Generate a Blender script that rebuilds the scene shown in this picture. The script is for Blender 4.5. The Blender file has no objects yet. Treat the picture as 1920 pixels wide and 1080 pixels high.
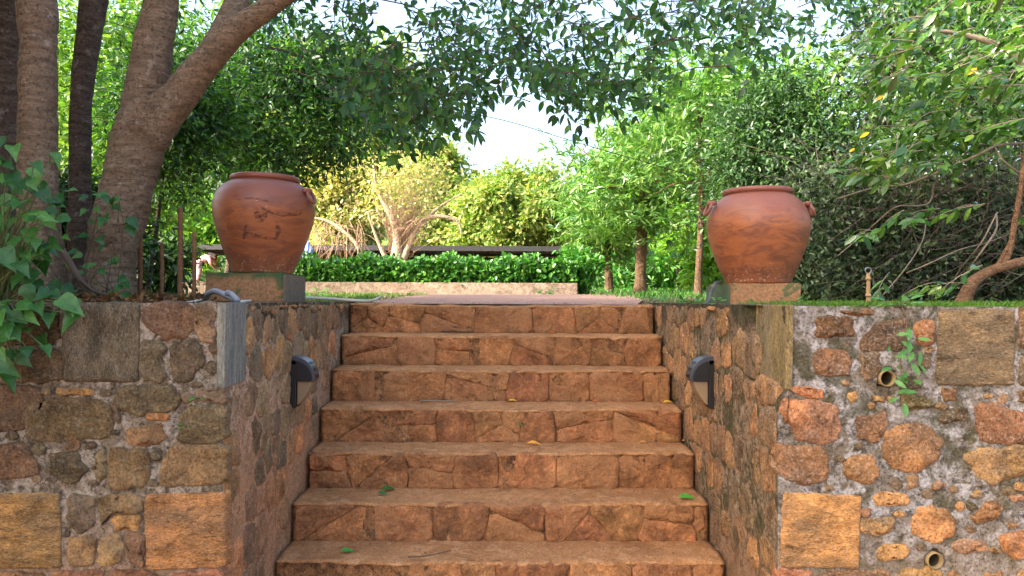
import bpy, math, random
import numpy as np
from mathutils import Vector, Matrix, noise as mnoise

random.seed(7)
rng = np.random.default_rng(7)
SC = bpy.context.scene
COL = SC.collection
R = math.radians

# ---------------------------------------------------------------- camera
F = 1400.0
CAM = Vector((0.0, 0.0, 0.035))
cam_d = bpy.data.cameras.new('camera')
cam = bpy.data.objects.new('camera', cam_d)
COL.objects.link(cam)
cam_d.sensor_width = 36.0
cam_d.lens = F / 1920 * 36
cam_d.clip_end = 800
cam_d.clip_start = 0.05
CR = (Matrix.Rotation(-R(0.736), 3, 'Z') @ Matrix.Rotation(R(90 + 0.9), 3, 'X') @ Matrix.Rotation(R(0.25), 3, 'Z'))
cam.matrix_world = Matrix.Translation(CAM) @ CR.to_4x4()
SC.camera = cam

# ---------------------------------------------------------------- sky, sun, exposure
SUN = Vector((-0.74, -0.34, 0.52)).normalized()
w = bpy.data.worlds.new('World')
SC.world = w
w.use_nodes = True
nt = w.node_tree
bg = nt.nodes['Background']
sky = nt.nodes.new('ShaderNodeTexSky')
sky.sky_type = 'NISHITA'
sky.sun_disc = False
sky.sun_elevation = math.asin(SUN.z)
sky.sun_rotation = math.atan2(SUN.x, SUN.y)
sky.air_density = 1.0
sky.dust_density = 6.0
sky.ozone_density = 0.8
nt.links.new(sky.outputs[0], bg.inputs[0])
bg.inputs[1].default_value = 0.15
sun_d = bpy.data.lights.new('sun', 'SUN')
sun_d.energy = 2.05
sun_d.angle = R(0.6)
sun_d.color = (1.0, 0.93, 0.80)
sun = bpy.data.objects.new('sun', sun_d)
COL.objects.link(sun)
sun.rotation_euler = (-SUN).to_track_quat('-Z', 'Y').to_euler()
sun.location = (0, 0, 20)
SC.view_settings.view_transform = 'Standard'
SC.view_settings.look = 'None'
SC.view_settings.gamma = 1
SC.view_settings.use_curve_mapping = False
SC.view_settings.exposure = 2.48
SC.cycles.max_bounces = 7
SC.cycles.diffuse_bounces = 3
SC.cycles.glossy_bounces = 2
SC.cycles.transmission_bounces = 4

# ---------------------------------------------------------------- helpers
def P(px, py, Y):
    d = CR @ Vector(((px - 960) / F, (540 - py) / F, -1.0))
    t = (Y - CAM.y) / d.y
    return CAM + d * t

CRn = np.array(CR)
def project(p):
    q = (np.asarray(p) - np.array(CAM)) @ CRn
    z = -q[:, 2]
    zz = np.where(np.abs(z) < 1e-3, 1e-3, z)
    return 960 + F * q[:, 0] / zz, 540 - F * q[:, 1] / zz, z

def lin(c):
    return tuple(((v / 255) / 12.92 if v / 255 <= 0.04045 else ((v / 255 + 0.055) / 1.055) ** 2.4) for v in c)

def wloc(o):
    v = Vector((0, 0, 0))
    while o is not None:
        v += o.location
        o = o.parent
    return v

def link(o, parent=None):
    COL.objects.link(o)
    if parent is not None:
        o.parent = parent
        o.location = o.location - wloc(parent)
    return o

def tag(o, label=None, cat=None, group=None, kind=None):
    if label: o['label'] = label
    if cat: o['category'] = cat
    if group: o['group'] = group
    if kind: o['kind'] = kind
    return o

def thing(name, label, cat, loc=(0, 0, 0), group=None):
    o = bpy.data.objects.new(name, None)
    o.empty_display_size = 0.1
    o.location = loc
    COL.objects.link(o)
    return tag(o, label, cat, group)

def mesh(name, v, f, mat=None, parent=None, smooth=True, loc=None):
    me = bpy.data.meshes.new(name)
    me.from_pydata([tuple(x) for x in v], [], f)
    if smooth:
        me.polygons.foreach_set('use_smooth', [True] * len(me.polygons))
    me.update()
    if mat: me.materials.append(mat)
    o = bpy.data.objects.new(name, me)
    if loc is not None: o.location = loc
    return link(o, parent)

def fast_mesh(name, V, loops, starts, mat, parent=None, smooth=False):
    me = bpy.data.meshes.new(name)
    V = np.asarray(V, dtype=np.float32)
    me.vertices.add(len(V)); me.vertices.foreach_set('co', V.ravel())
    me.loops.add(len(loops)); me.loops.foreach_set('vertex_index', np.asarray(loops, dtype=np.int32))
    me.polygons.add(len(starts)); me.polygons.foreach_set('loop_start', np.asarray(starts, dtype=np.int32))
    me.update(calc_edges=True)
    if smooth:
        me.polygons.foreach_set('use_smooth', np.ones(len(starts), dtype=bool))
    me.materials.append(mat)
    return link(bpy.data.objects.new(name, me), parent)

def fbm(x, y, z, s=1.0, o=3, seed=0.0):
    return mnoise.fractal(Vector((x * s + seed, y * s + seed * 1.7, z * s - seed)), 1.0, 2.0, o)

def box(name, c, s, mat, parent=None, bev=0.0, rz=0.0, nz=0.0, sub=0):
    import bmesh
    bm = bmesh.new()
    bmesh.ops.create_cube(bm, size=1)
    bmesh.ops.scale(bm, vec=Vector(s), verts=bm.verts)
    if bev > 0:
        bmesh.ops.bevel(bm, geom=bm.edges[:], offset=bev, segments=2, affect='EDGES')
    if sub:
        bmesh.ops.subdivide_edges(bm, edges=bm.edges[:], cuts=sub, use_grid_fill=True)
    if nz:
        for v in bm.verts:
            p = v.co * 1.0
            v.co += Vector((fbm(p.x, p.y, p.z, 9, 3, 3), fbm(p.x, p.y, p.z, 9, 3, 9), fbm(p.x, p.y, p.z, 9, 3, 17))) * nz
    if rz:
        bmesh.ops.rotate(bm, cent=(0, 0, 0), matrix=Matrix.Rotation(rz, 3, 'Z'), verts=bm.verts)
    bmesh.ops.translate(bm, vec=Vector(c), verts=bm.verts)
    me = bpy.data.meshes.new(name)
    bm.to_mesh(me); bm.free()
    me.materials.append(mat)
    return link(bpy.data.objects.new(name, me), parent)

def smooth_path(pts, n=6):
    """Catmull-Rom through (Vector, radius)"""
    P_ = [Vector(p) for p, _ in pts]; r_ = [r for _, r in pts]
    P_ = [P_[0] * 2 - P_[1]] + P_ + [P_[-1] * 2 - P_[-2]]
    r_ = [r_[0]] + r_ + [r_[-1]]
    out = []
    for i in range(1, len(P_) - 2):
        for k in range(n):
            t = k / n
            a, b, c, d = P_[i - 1], P_[i], P_[i + 1], P_[i + 2]
            p = 0.5 * ((2 * b) + (c - a) * t + (2 * a - 5 * b + 4 * c - d) * t * t + (3 * b - a - 3 * c + d) * t ** 3)
            out.append((p, r_[i] + (r_[i + 1] - r_[i]) * t))
    out.append((P_[-2], r_[-2]))
    return out

def tube_geo(path, seg=8, rough=0.0, cap=True):
    V, Fc = [], []
    prev_n = None
    n = len(path)
    for i, (p, r) in enumerate(path):
        t = (path[min(i + 1, n - 1)][0] - path[max(i - 1, 0)][0])
        if t.length < 1e-9: t = Vector((0, 0, 1))
        t.normalize()
        if prev_n is None:
            a = Vector((1, 0, 0)) if abs(t.x) < 0.8 else Vector((0, 1, 0))
            prev_n = (a - t * a.dot(t)).normalized()
        else:
            prev_n = (prev_n - t * prev_n.dot(t)).normalized()
        b = t.cross(prev_n)
        for k in range(seg):
            an = 2 * math.pi * k / seg
            d = prev_n * math.cos(an) + b * math.sin(an)
            rr = r
            if rough:
                q = p + d * r
                rr = r * (1 + rough * fbm(q.x, q.y, q.z, 5, 3, 2.2) + rough * .22 * fbm(q.x, q.y, q.z * 3, 16, 3, 5.2))
            V.append(p + d * rr)
    for i in range(n - 1):
        for k in range(seg):
            a = i * seg + k; b2 = i * seg + (k + 1) % seg
            Fc.append((a, b2, b2 + seg, a + seg))
    if cap:
        Fc.append(tuple(range(seg))[::-1])
        Fc.append(tuple((n - 1) * seg + k for k in range(seg)))
    return V, Fc

def tube(name, pts, mat, parent=None, seg=8, n=6, rough=0.0):
    V, Fc = tube_geo(smooth_path(pts, n), seg, rough)
    return mesh(name, V, Fc, mat, parent)

def tubes(name, list_of_pts, mat, parent=None, seg=5, n=4):
    V, Fc = [], []
    for pts in list_of_pts:
        v, f = tube_geo(smooth_path(pts, n), seg, 0)
        o = len(V)
        V += v
        Fc += [tuple(i + o for i in q) for q in f]
    return mesh(name, V, Fc, mat, parent)

# ---------------------------------------------------------------- materials
class M:
    def __init__(s, name):
        s.m = bpy.data.materials.new(name); s.m.use_nodes = True
        s.t = s.m.node_tree; s.b = s.t.nodes['Principled BSDF']
        s.out = s.t.nodes['Material Output']
    def n(s, kind, **k):
        nd = s.t.nodes.new('ShaderNode' + kind)
        for a, v in k.items(): setattr(nd, a, v)
        return nd
    def l(s, a, b): s.t.links.new(a, b)
    def coord(s, which='Object', scale=(1, 1, 1), rnd=False):
        tc = s.n('TexCoord'); mp = s.n('Mapping')
        mp.inputs['Scale'].default_value = scale
        s.l(tc.outputs[which], mp.inputs['Vector'])
        if rnd:
            oi = s.n('ObjectInfo'); mu = s.n('MATH' if False else 'Math', operation='MULTIPLY')
            mu.inputs[1].default_value = 37.0
            s.l(oi.outputs['Random'], mu.inputs[0])
            s.l(mu.outputs[0], mp.inputs['Location'])
        return mp.outputs[0]
    def noise(s, co, scale, detail=4, rough=0.55, dist=0.0):
        nd = s.n('TexNoise')
        nd.inputs['Scale'].default_value = scale; nd.inputs['Detail'].default_value = detail
        nd.inputs['Roughness'].default_value = rough; nd.inputs['Distortion'].default_value = dist
        s.l(co, nd.inputs['Vector'])
        return nd.outputs['Fac']
    def vor(s, co, scale, feature='F1', out='Distance'):
        nd = s.n('TexVoronoi', feature=feature); nd.inputs['Scale'].default_value = scale
        s.l(co, nd.inputs['Vector'])
        return nd.outputs[out]
    def ramp(s, fac, stops, interp='LINEAR'):
        nd = s.n('ValToRGB'); cr = nd.color_ramp; cr.interpolation = interp
        while len(cr.elements) > 1: cr.elements.remove(cr.elements[-1])
        for i, (p, c) in enumerate(stops):
            e = cr.elements[0] if i == 0 else cr.elements.new(p)
            e.position = p
            e.color = (*c, 1) if len(c) == 3 else c
        s.l(fac, nd.inputs[0])
        return nd.outputs[0]
    def val(s, fac, a, b, lo=0.0, hi=1.0):
        nd = s.n('MapRange'); nd.inputs[1].default_value = a; nd.inputs[2].default_value = b
        nd.inputs[3].default_value = lo; nd.inputs[4].default_value = hi
        s.l(fac, nd.inputs[0])
        return nd.outputs[0]
    def mix(s, fac, a, b, mode='MIX'):
        nd = s.n('Mix', data_type='RGBA', blend_type=mode)
        for v, i in ((fac, 0), (a, 6), (b, 7)):
            if isinstance(v, (int, float)): nd.inputs[i].default_value = v
            elif isinstance(v, tuple): nd.inputs[i].default_value = (*v, 1)
            else: s.l(v, nd.inputs[i])
        return nd.outputs[2]
    def math(s, op, a, b=0.0):
        nd = s.n('Math', operation=op)
        for v, i in ((a, 0), (b, 1)):
            if isinstance(v, (int, float)): nd.inputs[i].default_value = v
            else: s.l(v, nd.inputs[i])
        return nd.outputs[0]
    def bump(s, h, strength=0.5, dist=0.01, prev=None):
        nd = s.n('Bump'); nd.inputs['Strength'].default_value = strength; nd.inputs['Distance'].default_value = dist
        s.l(h, nd.inputs['Height'])
        if prev is not None: s.l(prev, nd.inputs['Normal'])
        return nd.outputs[0]
    def fin(s, col=None, rough=0.9, bump=None, spec=0.3, metal=0.0):
        if col is not None:
            if isinstance(col, tuple): s.b.inputs['Base Color'].default_value = (*col, 1)
            else: s.l(col, s.b.inputs['Base Color'])
        if isinstance(rough, (int, float)): s.b.inputs['Roughness'].default_value = rough
        else: s.l(rough, s.b.inputs['Roughness'])
        s.b.inputs['Specular IOR Level'].default_value = spec
        s.b.inputs['Metallic'].default_value = metal
        if bump is not None: s.l(bump, s.b.inputs['Normal'])
        return s.m
    def z(s):
        g = s.n('NewGeometry'); sp = s.n('SeparateXYZ'); s.l(g.outputs['Position'], sp.inputs[0])
        return sp.outputs['Z']

def mat_stone(name, aniso=(1, 1, 1), dust=(0.30, 0.20, 0.13), dustamt=0.35, lich=0.15, grain_shade=.85, stain=.8):
    m = M(name)
    co = m.coord('Object', aniso, True)
    oi = m.n('ObjectInfo')
    n1 = m.noise(co, 7, 5, 0.6, 0.4); n2 = m.noise(co, 42, 6, 0.7); n3 = m.noise(co, 2.4, 3, 0.5)
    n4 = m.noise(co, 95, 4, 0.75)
    c = m.mix(m.val(n1, 0.34, 0.66), m.mix(1.0, oi.outputs['Color'], (1.25, 1.22, 1.15), 'MULTIPLY'), m.mix(1.0, oi.outputs['Color'], (0.50, 0.50, 0.48), 'MULTIPLY'))
    c = m.mix(m.val(n2, 0.50, 0.60, 0, 0.8), c, m.mix(1.0, c, (1.6, 1.52, 1.35), 'MULTIPLY'))
    c = m.mix(m.math('MULTIPLY', m.val(n3, 0.5, 0.68), dustamt), c, dust)
    c = m.mix(m.val(n4, 0.56, 0.62, 0, lich), c, (0.62, 0.58, 0.52))
    c = m.mix(m.val(n4, 0.46, 0.38, 0, grain_shade), c, m.mix(1.0, c, (0.30, 0.29, 0.28), 'MULTIPLY'))  # dark pore speckle: shade of the pits painted into the colour
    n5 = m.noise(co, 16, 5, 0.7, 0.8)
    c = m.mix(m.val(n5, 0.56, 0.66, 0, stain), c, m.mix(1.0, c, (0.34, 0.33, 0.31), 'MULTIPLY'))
    b = m.bump(n1, 1.0, 0.03); b = m.bump(n2, 1.0, 0.014, b); b = m.bump(n4, 0.9, 0.005, b)
    return m.fin(c, 0.92, b, 0.25)

def mat_mortar(name, a, b_, c_, dark, moss=(0.045, 0.05, 0.018), moss_amt=0.2, red=None, red_z=(-0.7, -1.25), darkamt=0.8, light=0.46, top_moss=0.0, grain_shade=.85):
    m = M(name)
    co = m.coord('Object')
    n1 = m.noise(co, 4.2, 5, 0.6, 0.5); n2 = m.noise(co, 26, 6, 0.7); n3 = m.noise(co, 11, 5, 0.65, 0.8); n4 = m.noise(co, 95, 4, 0.75)
    c = m.mix(m.val(n1, 0.38, 0.6), a, b_)
    c = m.mix(m.val(n3, light, light + 0.10), c, c_)
    c = m.mix(m.math('MULTIPLY', m.val(n2, 0.50, 0.62), darkamt), c, dark)
    c = m.mix(m.math('MULTIPLY', m.val(m.noise(co, 6.3, 5, 0.65, 0.7), 0.50, 0.60), moss_amt), c, moss)
    if top_moss:
        f = m.math('MULTIPLY', m.val(m.math('ADD', m.z(), m.math('MULTIPLY', n1, .35)), -.02, .14), m.val(n3, .40, .52))
        c = m.mix(m.math('MULTIPLY', f, top_moss), c, (.022, .022, .010))
    if red is not None:
        f = m.val(m.z(), red_z[0], red_z[1])
        f = m.math('MULTIPLY', f, m.val(n3, 0.35, 0.6, 0.45, 1.0))
        c = m.mix(f, c, red)
    c = m.mix(m.val(n4, 0.47, 0.38, 0, grain_shade), c, m.mix(1.0, c, (0.3, 0.28, 0.26), 'MULTIPLY'))  # pores darkened in colour, painting the shade inside small pits
    c = m.mix(m.val(n4, 0.56, 0.63, 0, 0.5), c, m.mix(1.0, c, (1.7, 1.65, 1.6), 'MULTIPLY'))
    b = m.bump(n3, 0.7, 0.02); b = m.bump(n2, 0.9, 0.015, b); b = m.bump(n4, 0.8, 0.005, b)
    return m.fin(c, 0.95, b, 0.2)

def mat_leaf(name, cols, trans=0.35, rough=0.45, spec=0.5, isl=True, tint=(1.3, 1.5, 0.6)):
    m = M(name)
    if isl:
        g = m.n('NewGeometry'); f = g.outputs['Random Per Island']
    else:
        g = m.n('ObjectInfo'); f = g.outputs['Random']
    k = len(cols)
    c = m.ramp(f, [(i / max(1, k - 1), lin(x) if max(x) > 1 else x) for i, x in enumerate(cols)])
    if not isl:
        tc = m.n('TexCoord'); sp = m.n('SeparateXYZ'); m.l(tc.outputs['Object'], sp.inputs[0])
        ay = m.math('ABSOLUTE', sp.outputs['Y'])
        ph = m.math('MULTIPLY', m.math('SUBTRACT', sp.outputs['X'], m.math('MULTIPLY', ay, .8)), 40.0)
        vein = m.math('MAXIMUM', m.val(ay, .02, .006), m.val(m.math('SINE', ph), .86, 1.0, 0, .7))
        nz_ = m.noise(m.coord('Object', (1, 1, 1), True), 5, 4, .6)
        c = m.mix(m.val(nz_, .3, .7), m.mix(1.0, c, (.68, .72, .7), 'MULTIPLY'), m.mix(1.0, c, (1.25, 1.2, 1.1), 'MULTIPLY'))
        c = m.mix(m.math('MULTIPLY', vein, .35), c, m.mix(1.0, c, (1.9, 1.8, 1.6), 'MULTIPLY'))
    m.l(c, m.b.inputs['Base Color'])
    m.b.inputs['Roughness'].default_value = rough
    m.b.inputs['Specular IOR Level'].default_value = spec
    tr = m.n('BsdfTranslucent')
    m.l(m.mix(1.0, c, tint, 'MULTIPLY'), tr.inputs['Color'])
    mx = m.n('MixShader'); mx.inputs[0].default_value = trans
    m.l(m.b.outputs[0], mx.inputs[1]); m.l(tr.outputs[0], mx.inputs[2])
    m.l(mx.outputs[0], m.out.inputs['Surface'])
    return m.m

def mat_bark(name, a, b_, pale, scale=1.0, band=(1, 1, 5)):
    m = M(name)
    co = m.coord('Object', band); co2 = m.coord('Object')
    n1 = m.noise(co, 9 * scale, 6, 0.65, 0.3); n2 = m.noise(co2, 5 * scale, 4, 0.6); n3 = m.noise(co, 38 * scale, 5, 0.7)
    c = m.mix(m.val(n1, 0.35, 0.65), a, b_)
    c = m.mix(m.val(n3, 0.58, 0.70, 0, 0.55), c, pale)
    c = m.mix(m.val(n2, 0.52, 0.70, 0, 0.6), c, m.mix(1.0, c, (0.5, 0.42, 0.35), 'MULTIPLY'))
    n5 = m.noise(co2, 55 * scale, 4, .75); n6 = m.noise(co2, 14 * scale, 4, .7)
    c = m.mix(m.val(n5, .47, .38, 0, .8), c, m.mix(1.0, c, (.35, .33, .3), 'MULTIPLY'))
    c = m.mix(m.val(n6, .60, .66, 0, .55), c, pale)
    b = m.bump(n1, 1.0, 0.05); b = m.bump(n3, 1.0, 0.018, b); b = m.bump(n5, .9, .006, b)
    return m.fin(c, 0.9, b, 0.2)

def mat_plain(name, c, rough=0.7, spec=0.3, metal=0.0, var=0.35, scale=12, bs=0.25, bd=0.004):
    m = M(name)
    co = m.coord('Object')
    n1 = m.noise(co, scale, 5, 0.6)
    col = m.mix(m.val(n1, 0.35, 0.68), c, tuple(x * (1 - var) for x in c))
    return m.fin(col, rough, m.bump(n1, bs, bd), spec, metal)

DUST = (0.33, 0.16, 0.085)
m_stone_l = mat_stone('stone_left', dust=(0.24, 0.18, 0.12), grain_shade=.75, stain=.45)
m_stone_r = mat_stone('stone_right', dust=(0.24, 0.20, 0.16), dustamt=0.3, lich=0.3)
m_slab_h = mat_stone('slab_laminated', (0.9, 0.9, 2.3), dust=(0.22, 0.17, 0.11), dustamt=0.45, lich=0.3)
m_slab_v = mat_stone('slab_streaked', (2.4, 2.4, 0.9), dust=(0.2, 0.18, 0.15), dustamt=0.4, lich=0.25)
m_stone_s = mat_stone('stone_step', dust=(0.42, 0.20, 0.085), dustamt=0.85, lich=0.05, grain_shade=.55, stain=.45)
m_mort_l = mat_mortar('mortar_left', (0.22, 0.17, 0.12), (0.13, 0.10, 0.07), (0.32, 0.27, 0.215), (0.03, 0.024, 0.02), moss_amt=0.2, red=(0.28, 0.16, 0.10), red_z=(-0.80, -1.2))
m_mort_r = mat_mortar('mortar_right', (0.24, 0.215, 0.19), (0.15, 0.12, 0.08), (0.37, 0.35, 0.335), (0.035, 0.03, 0.024), moss=(0.06, 0.056, 0.024), moss_amt=0.75, red=(0.27, 0.20, 0.14), red_z=(-0.85, -1.2))
m_mort_li = mat_mortar('mortar_left_side', (0.40, 0.275, 0.17), (0.27, 0.18, 0.105), (0.50, 0.38, 0.27), (0.035, 0.027, 0.018), moss_amt=0.3, top_moss=.9, red=(0.50, 0.255, 0.125), red_z=(-0.20, -0.85))
m_mort_ri = mat_mortar('mortar_right_side', (0.24, 0.165, 0.10), (0.08, 0.07, 0.034), (0.34, 0.23, 0.15), (0.03, 0.028, 0.016), moss=(0.04, 0.045, 0.014), moss_amt=0.75, top_moss=.8, red=(0.28, 0.15, 0.085), red_z=(-0.95, -1.35))
m_render = mat_mortar('red_render', (0.30, 0.16, 0.085), (0.25, 0.13, 0.07), (0.34, 0.19, 0.11), (0.12, 0.07, 0.04), moss_amt=0.05, darkamt=0.45)
m_tread = mat_mortar('tread_cement', (0.47, 0.225, 0.092), (0.37, 0.17, 0.068), (0.51, 0.265, 0.12), (0.20, 0.10, 0.045), moss_amt=0.05, darkamt=0.40, light=0.5, grain_shade=.5)
m_joint = mat_mortar('riser_joint', (0.36, 0.17, 0.072), (0.24, 0.115, 0.05), (0.42, 0.21, 0.09), (0.05, 0.03, 0.018), moss_amt=0.2, darkamt=0.8, light=.53)
m_path = mat_mortar('path_cement', (0.42, 0.25, 0.19), (0.36, 0.21, 0.16), (0.47, 0.29, 0.23), (0.25, 0.15, 0.11), moss_amt=0.0, darkamt=0.4)
m_soil = mat_mortar('soil', (0.14, 0.085, 0.05), (0.09, 0.06, 0.035), (0.19, 0.12, 0.07), (0.04, 0.03, 0.02), moss=(0.05, 0.07, 0.02), moss_amt=0.8)
m_conc = mat_mortar('planter_concrete', (0.36, 0.27, 0.19), (0.29, 0.21, 0.15), (0.42, 0.33, 0.25), (0.16, 0.11, 0.08), moss_amt=0.15, darkamt=0.5)

# ---------------------------------------------------------------- ground
def gz(Y):
    pts = [(-50, 0), (5.9, 0), (12, 0.115), (26, 0.5), (60, 0.9), (400, 2.0)]
    for (a, za), (b, zb) in zip(pts, pts[1:]):
        if Y <= b: return za + (zb - za) * (Y - a) / (b - a)
    return 2.0

def ground_mesh():
    V, Fc = [], []
    def patch(xs, ys):
        o = len(V)
        for y in ys:
            for x in xs:
                V.append((x, y, gz(y) - 0.012 + 0.02 * fbm(x, y, 0, 1.1, 3) * min(1, max(0, (y - 6) / 3))))
        for j in range(len(ys) - 1):
            for i in range(len(xs) - 1):
                a = o + j * len(xs) + i
                Fc.append((a, a + 1, a + 1 + len(xs), a + len(xs)))
    near = [3.16 + 0.2 * i for i in range(14)]
    patch([-300, -40, -10, -6, -4, -3, -2, -1.3], near)
    patch([1.3, 2, 3, 4, 6, 10, 40, 300], near)
    far = [5.76, 6.2, 6.8, 7.5, 8.5, 10, 12, 14, 17, 20, 26, 32, 40, 60, 120, 400]
    patch([-300, -120, -60, -40, -25, -15, -10, -7, -5, -4, -3, -2, -1.3, -0.5, 0.5, 1.3, 2, 3, 4, 5, 7, 10, 15, 25, 40, 60, 120, 300], far)
    return mesh('ground', V, Fc, m_soil)
tag(ground_mesh(), 'brown soil of the upper garden behind the walls', 'ground', kind='structure')
LOW = -1.74
tag(mesh('lower_ground', [(-60, -60, LOW), (60, -60, LOW), (60, 3.4, LOW), (-60, 3.4, LOW)], [(0, 1, 2, 3)], m_render), 'red earth at the foot of the stairs', 'ground', kind='structure')
pa = []
for Y, xl, xr in ((5.72, -0.98, 1.03), (7.5, -1.3, 1.4), (9.5, -1.6, 1.7), (11.9, -2.0, 2.1)):
    for i in range(9):
        x = xl + (xr - xl) * i / 8
        pa.append((x + 0.03 * fbm(x, Y, 0, 3), Y, gz(Y) + (0.001 if Y < 6 else .010)))
tag(mesh('path', pa, [(j * 9 + i, j * 9 + i + 1, j * 9 + i + 10, j * 9 + i + 9) for j in range(3) for i in range(8)], m_path), 'pinkish cement path beyond the top step', 'path', kind='structure')

# ---------------------------------------------------------------- stone builder
def cut(p, f=.16):
    q = []
    for i in range(len(p)):
        a, b, c = p[i - 1], p[i], p[(i + 1) % len(p)]
        q += [(b[0] + (a[0] - b[0]) * f, b[1] + (a[1] - b[1]) * f), (b[0] + (c[0] - b[0]) * f, b[1] + (c[1] - b[1]) * f)]
    return q

def chaikin(p, k=2):
    for _ in range(k):
        q = []
        for i in range(len(p)):
            a, b = p[i], p[(i + 1) % len(p)]
            q += [(a[0] * .75 + b[0] * .25, a[1] * .75 + b[1] * .25), (a[0] * .25 + b[0] * .75, a[1] * .25 + b[1] * .75)]
        p = q
    return p

def resample(p, step):
    q = []
    for i in range(len(p)):
        a, b = p[i], p[(i + 1) % len(p)]
        L = math.hypot(b[0] - a[0], b[1] - a[1])
        n = max(1, int(round(L / step)))
        for k in range(n):
            t = k / n
            q.append((a[0] + (b[0] - a[0]) * t, a[1] + (b[1] - a[1]) * t))
    return q

SEED = [0]
def stone(parent, poly, frame, col, mat, proud=0.012, slab=False, jit=0.006, name='stone', dome=0.012, rough=0.007, colvar=0.12, soft=1, floor=0.0085):
    """poly: 2-D points in metres in (u, v); frame: (origin, u, v, n)"""
    SEED[0] += 1
    sd = SEED[0] * 3.7
    O, U, Vv, N = frame
    if slab:
        p = []
        for i in range(len(poly)):
            a, b, c = Vector(poly[i - 1]), Vector(poly[i]), Vector(poly[(i + 1) % len(poly)])
            k1, k2 = random.uniform(.006, .026), random.uniform(.006, .026)
            p += [tuple(b + (a - b).normalized() * k1), tuple(b + (a + c - 2 * b).normalized() * min(k1, k2) * .45), tuple(b + (c - b).normalized() * k2)]
    else:
        p = chaikin(poly, 1) if soft >= 1 else cut(poly, soft)
    per = sum(math.hypot(p[i][0] - p[i - 1][0], p[i][1] - p[i - 1][1]) for i in range(len(p)))
    p = resample(p, max(0.009, per / 44))
    cx = sum(a[0] for a in p) / len(p); cy = sum(a[1] for a in p) / len(p)
    p = [(a[0] + jit * mnoise.noise(Vector((a[0] * 28, a[1] * 28, sd))) + jit * .6 * mnoise.noise(Vector((a[0] * 70, a[1] * 70, sd))), a[1] + jit * mnoise.noise(Vector((a[0] * 28, a[1] * 28, sd + 50)))) for a in p]
    n = len(p)
    tu, tv = random.uniform(-.05, .05), random.uniform(-.05, .05)
    size = per / 4
    sm = min(1.0, size / .11)
    rough *= min(1.0, size / .08)
    V = []
    rings = [(-0.006, -0.035, 0), (0.0, proud * 0.35, 0), (0.006, proud * 0.92, .3), (0.016, proud, .8), (.30, proud + dome * .5, 1), (.62, proud + dome * .85, 1)]
    for ins, h, k in rings:
        for a in p:
            dx, dy = a[0] - cx, a[1] - cy
            L = math.hypot(dx, dy) + 1e-6
            s = (1 - ins * sm / L) if ins < 0.05 else (1 - ins)
            s = max(s, 0.15)
            x, y = cx + dx * s, cy + dy * s
            hh = h
            if k:
                hh += k * (rough * 1.3 * mnoise.noise(Vector((x * 14, y * 14, sd))) + rough * mnoise.noise(Vector((x * 38, y * 38, sd))) + (x - cx) * tu + (y - cy) * tv)
            if k: hh = max(hh, floor)
            V.append(O + U * x + Vv * y + N * hh)
    V.append(O + U * cx + Vv * cy + N * (proud + dome + rough * mnoise.noise(Vector((cx * 14, cy * 14, sd)))))
    Fc = []
    for r in range(len(rings) - 1):
        for i in range(n):
            a = r * n + i; b = r * n + (i + 1) % n
            Fc.append((a, b, b + n, a + n))
    last = (len(rings) - 1) * n
    for i in range(n):
        Fc.append((last + i, last + (i + 1) % n, len(V) - 1))
    # outward orientation
    e = (V[n + 1] - V[n]).cross(V[2 * n] - V[n])
    area = sum(p[i][0] * p[(i + 1) % n][1] - p[(i + 1) % n][0] * p[i][1] for i in range(n))
    flip = (area < 0) != (U.cross(Vv).dot(N) < 0)
    if flip: Fc = [q[::-1] for q in Fc]
    o = mesh(name, V, Fc, mat, parent)
    g = random.uniform(1 - colvar, 1 + colvar)
    o.color = (*[min(1, c * g * random.uniform(.95, 1.05)) for c in col], 1)
    return o

def clip(poly, a, b, c):
    """keep a*x+b*y<=c"""
    out = []
    for i in range(len(poly)):
        p, q = poly[i], poly[(i + 1) % len(poly)]
        dp = a * p[0] + b * p[1] - c; dq = a * q[0] + b * q[1] - c
        if dp <= 0: out.append(p)
        if dp * dq < 0:
            t = dp / (dp - dq)
            out.append((p[0] + (q[0] - p[0]) * t, p[1] + (q[1] - p[1]) * t))
    return out

def voronoi(seeds, rect):
    x0, y0, x1, y1 = rect
    cells = []
    for i, s in enumerate(seeds):
        c = [(x0, y0), (x1, y0), (x1, y1), (x0, y1)]
        for j, t in enumerate(seeds):
            if i == j: continue
            a, b = t[0] - s[0], t[1] - s[1]
            if a * a + b * b > 1.2: continue
            m_ = (t[0] ** 2 + t[1] ** 2 - s[0] ** 2 - s[1] ** 2) / 2
            c = clip(c, a, b, m_)
            if len(c) < 3: break
        cells.append(c if len(c) >= 3 else None)
    return cells

def shrink(c, gap):
    cx = sum(p[0] for p in c) / len(c); cy = sum(p[1] for p in c) / len(c)
    out = []
    for x, y in c:
        L = math.hypot(x - cx, y - cy) + 1e-6
        s = max(0.4, 1 - gap / L)
        out.append((cx + (x - cx) * s, cy + (y - cy) * s))
    return out

# ---------------------------------------------------------------- retaining walls
YF = 3.12         # front plane of the walls
XW = 1.155        # inner planes beside the stairs
TOP = 0.015

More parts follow.
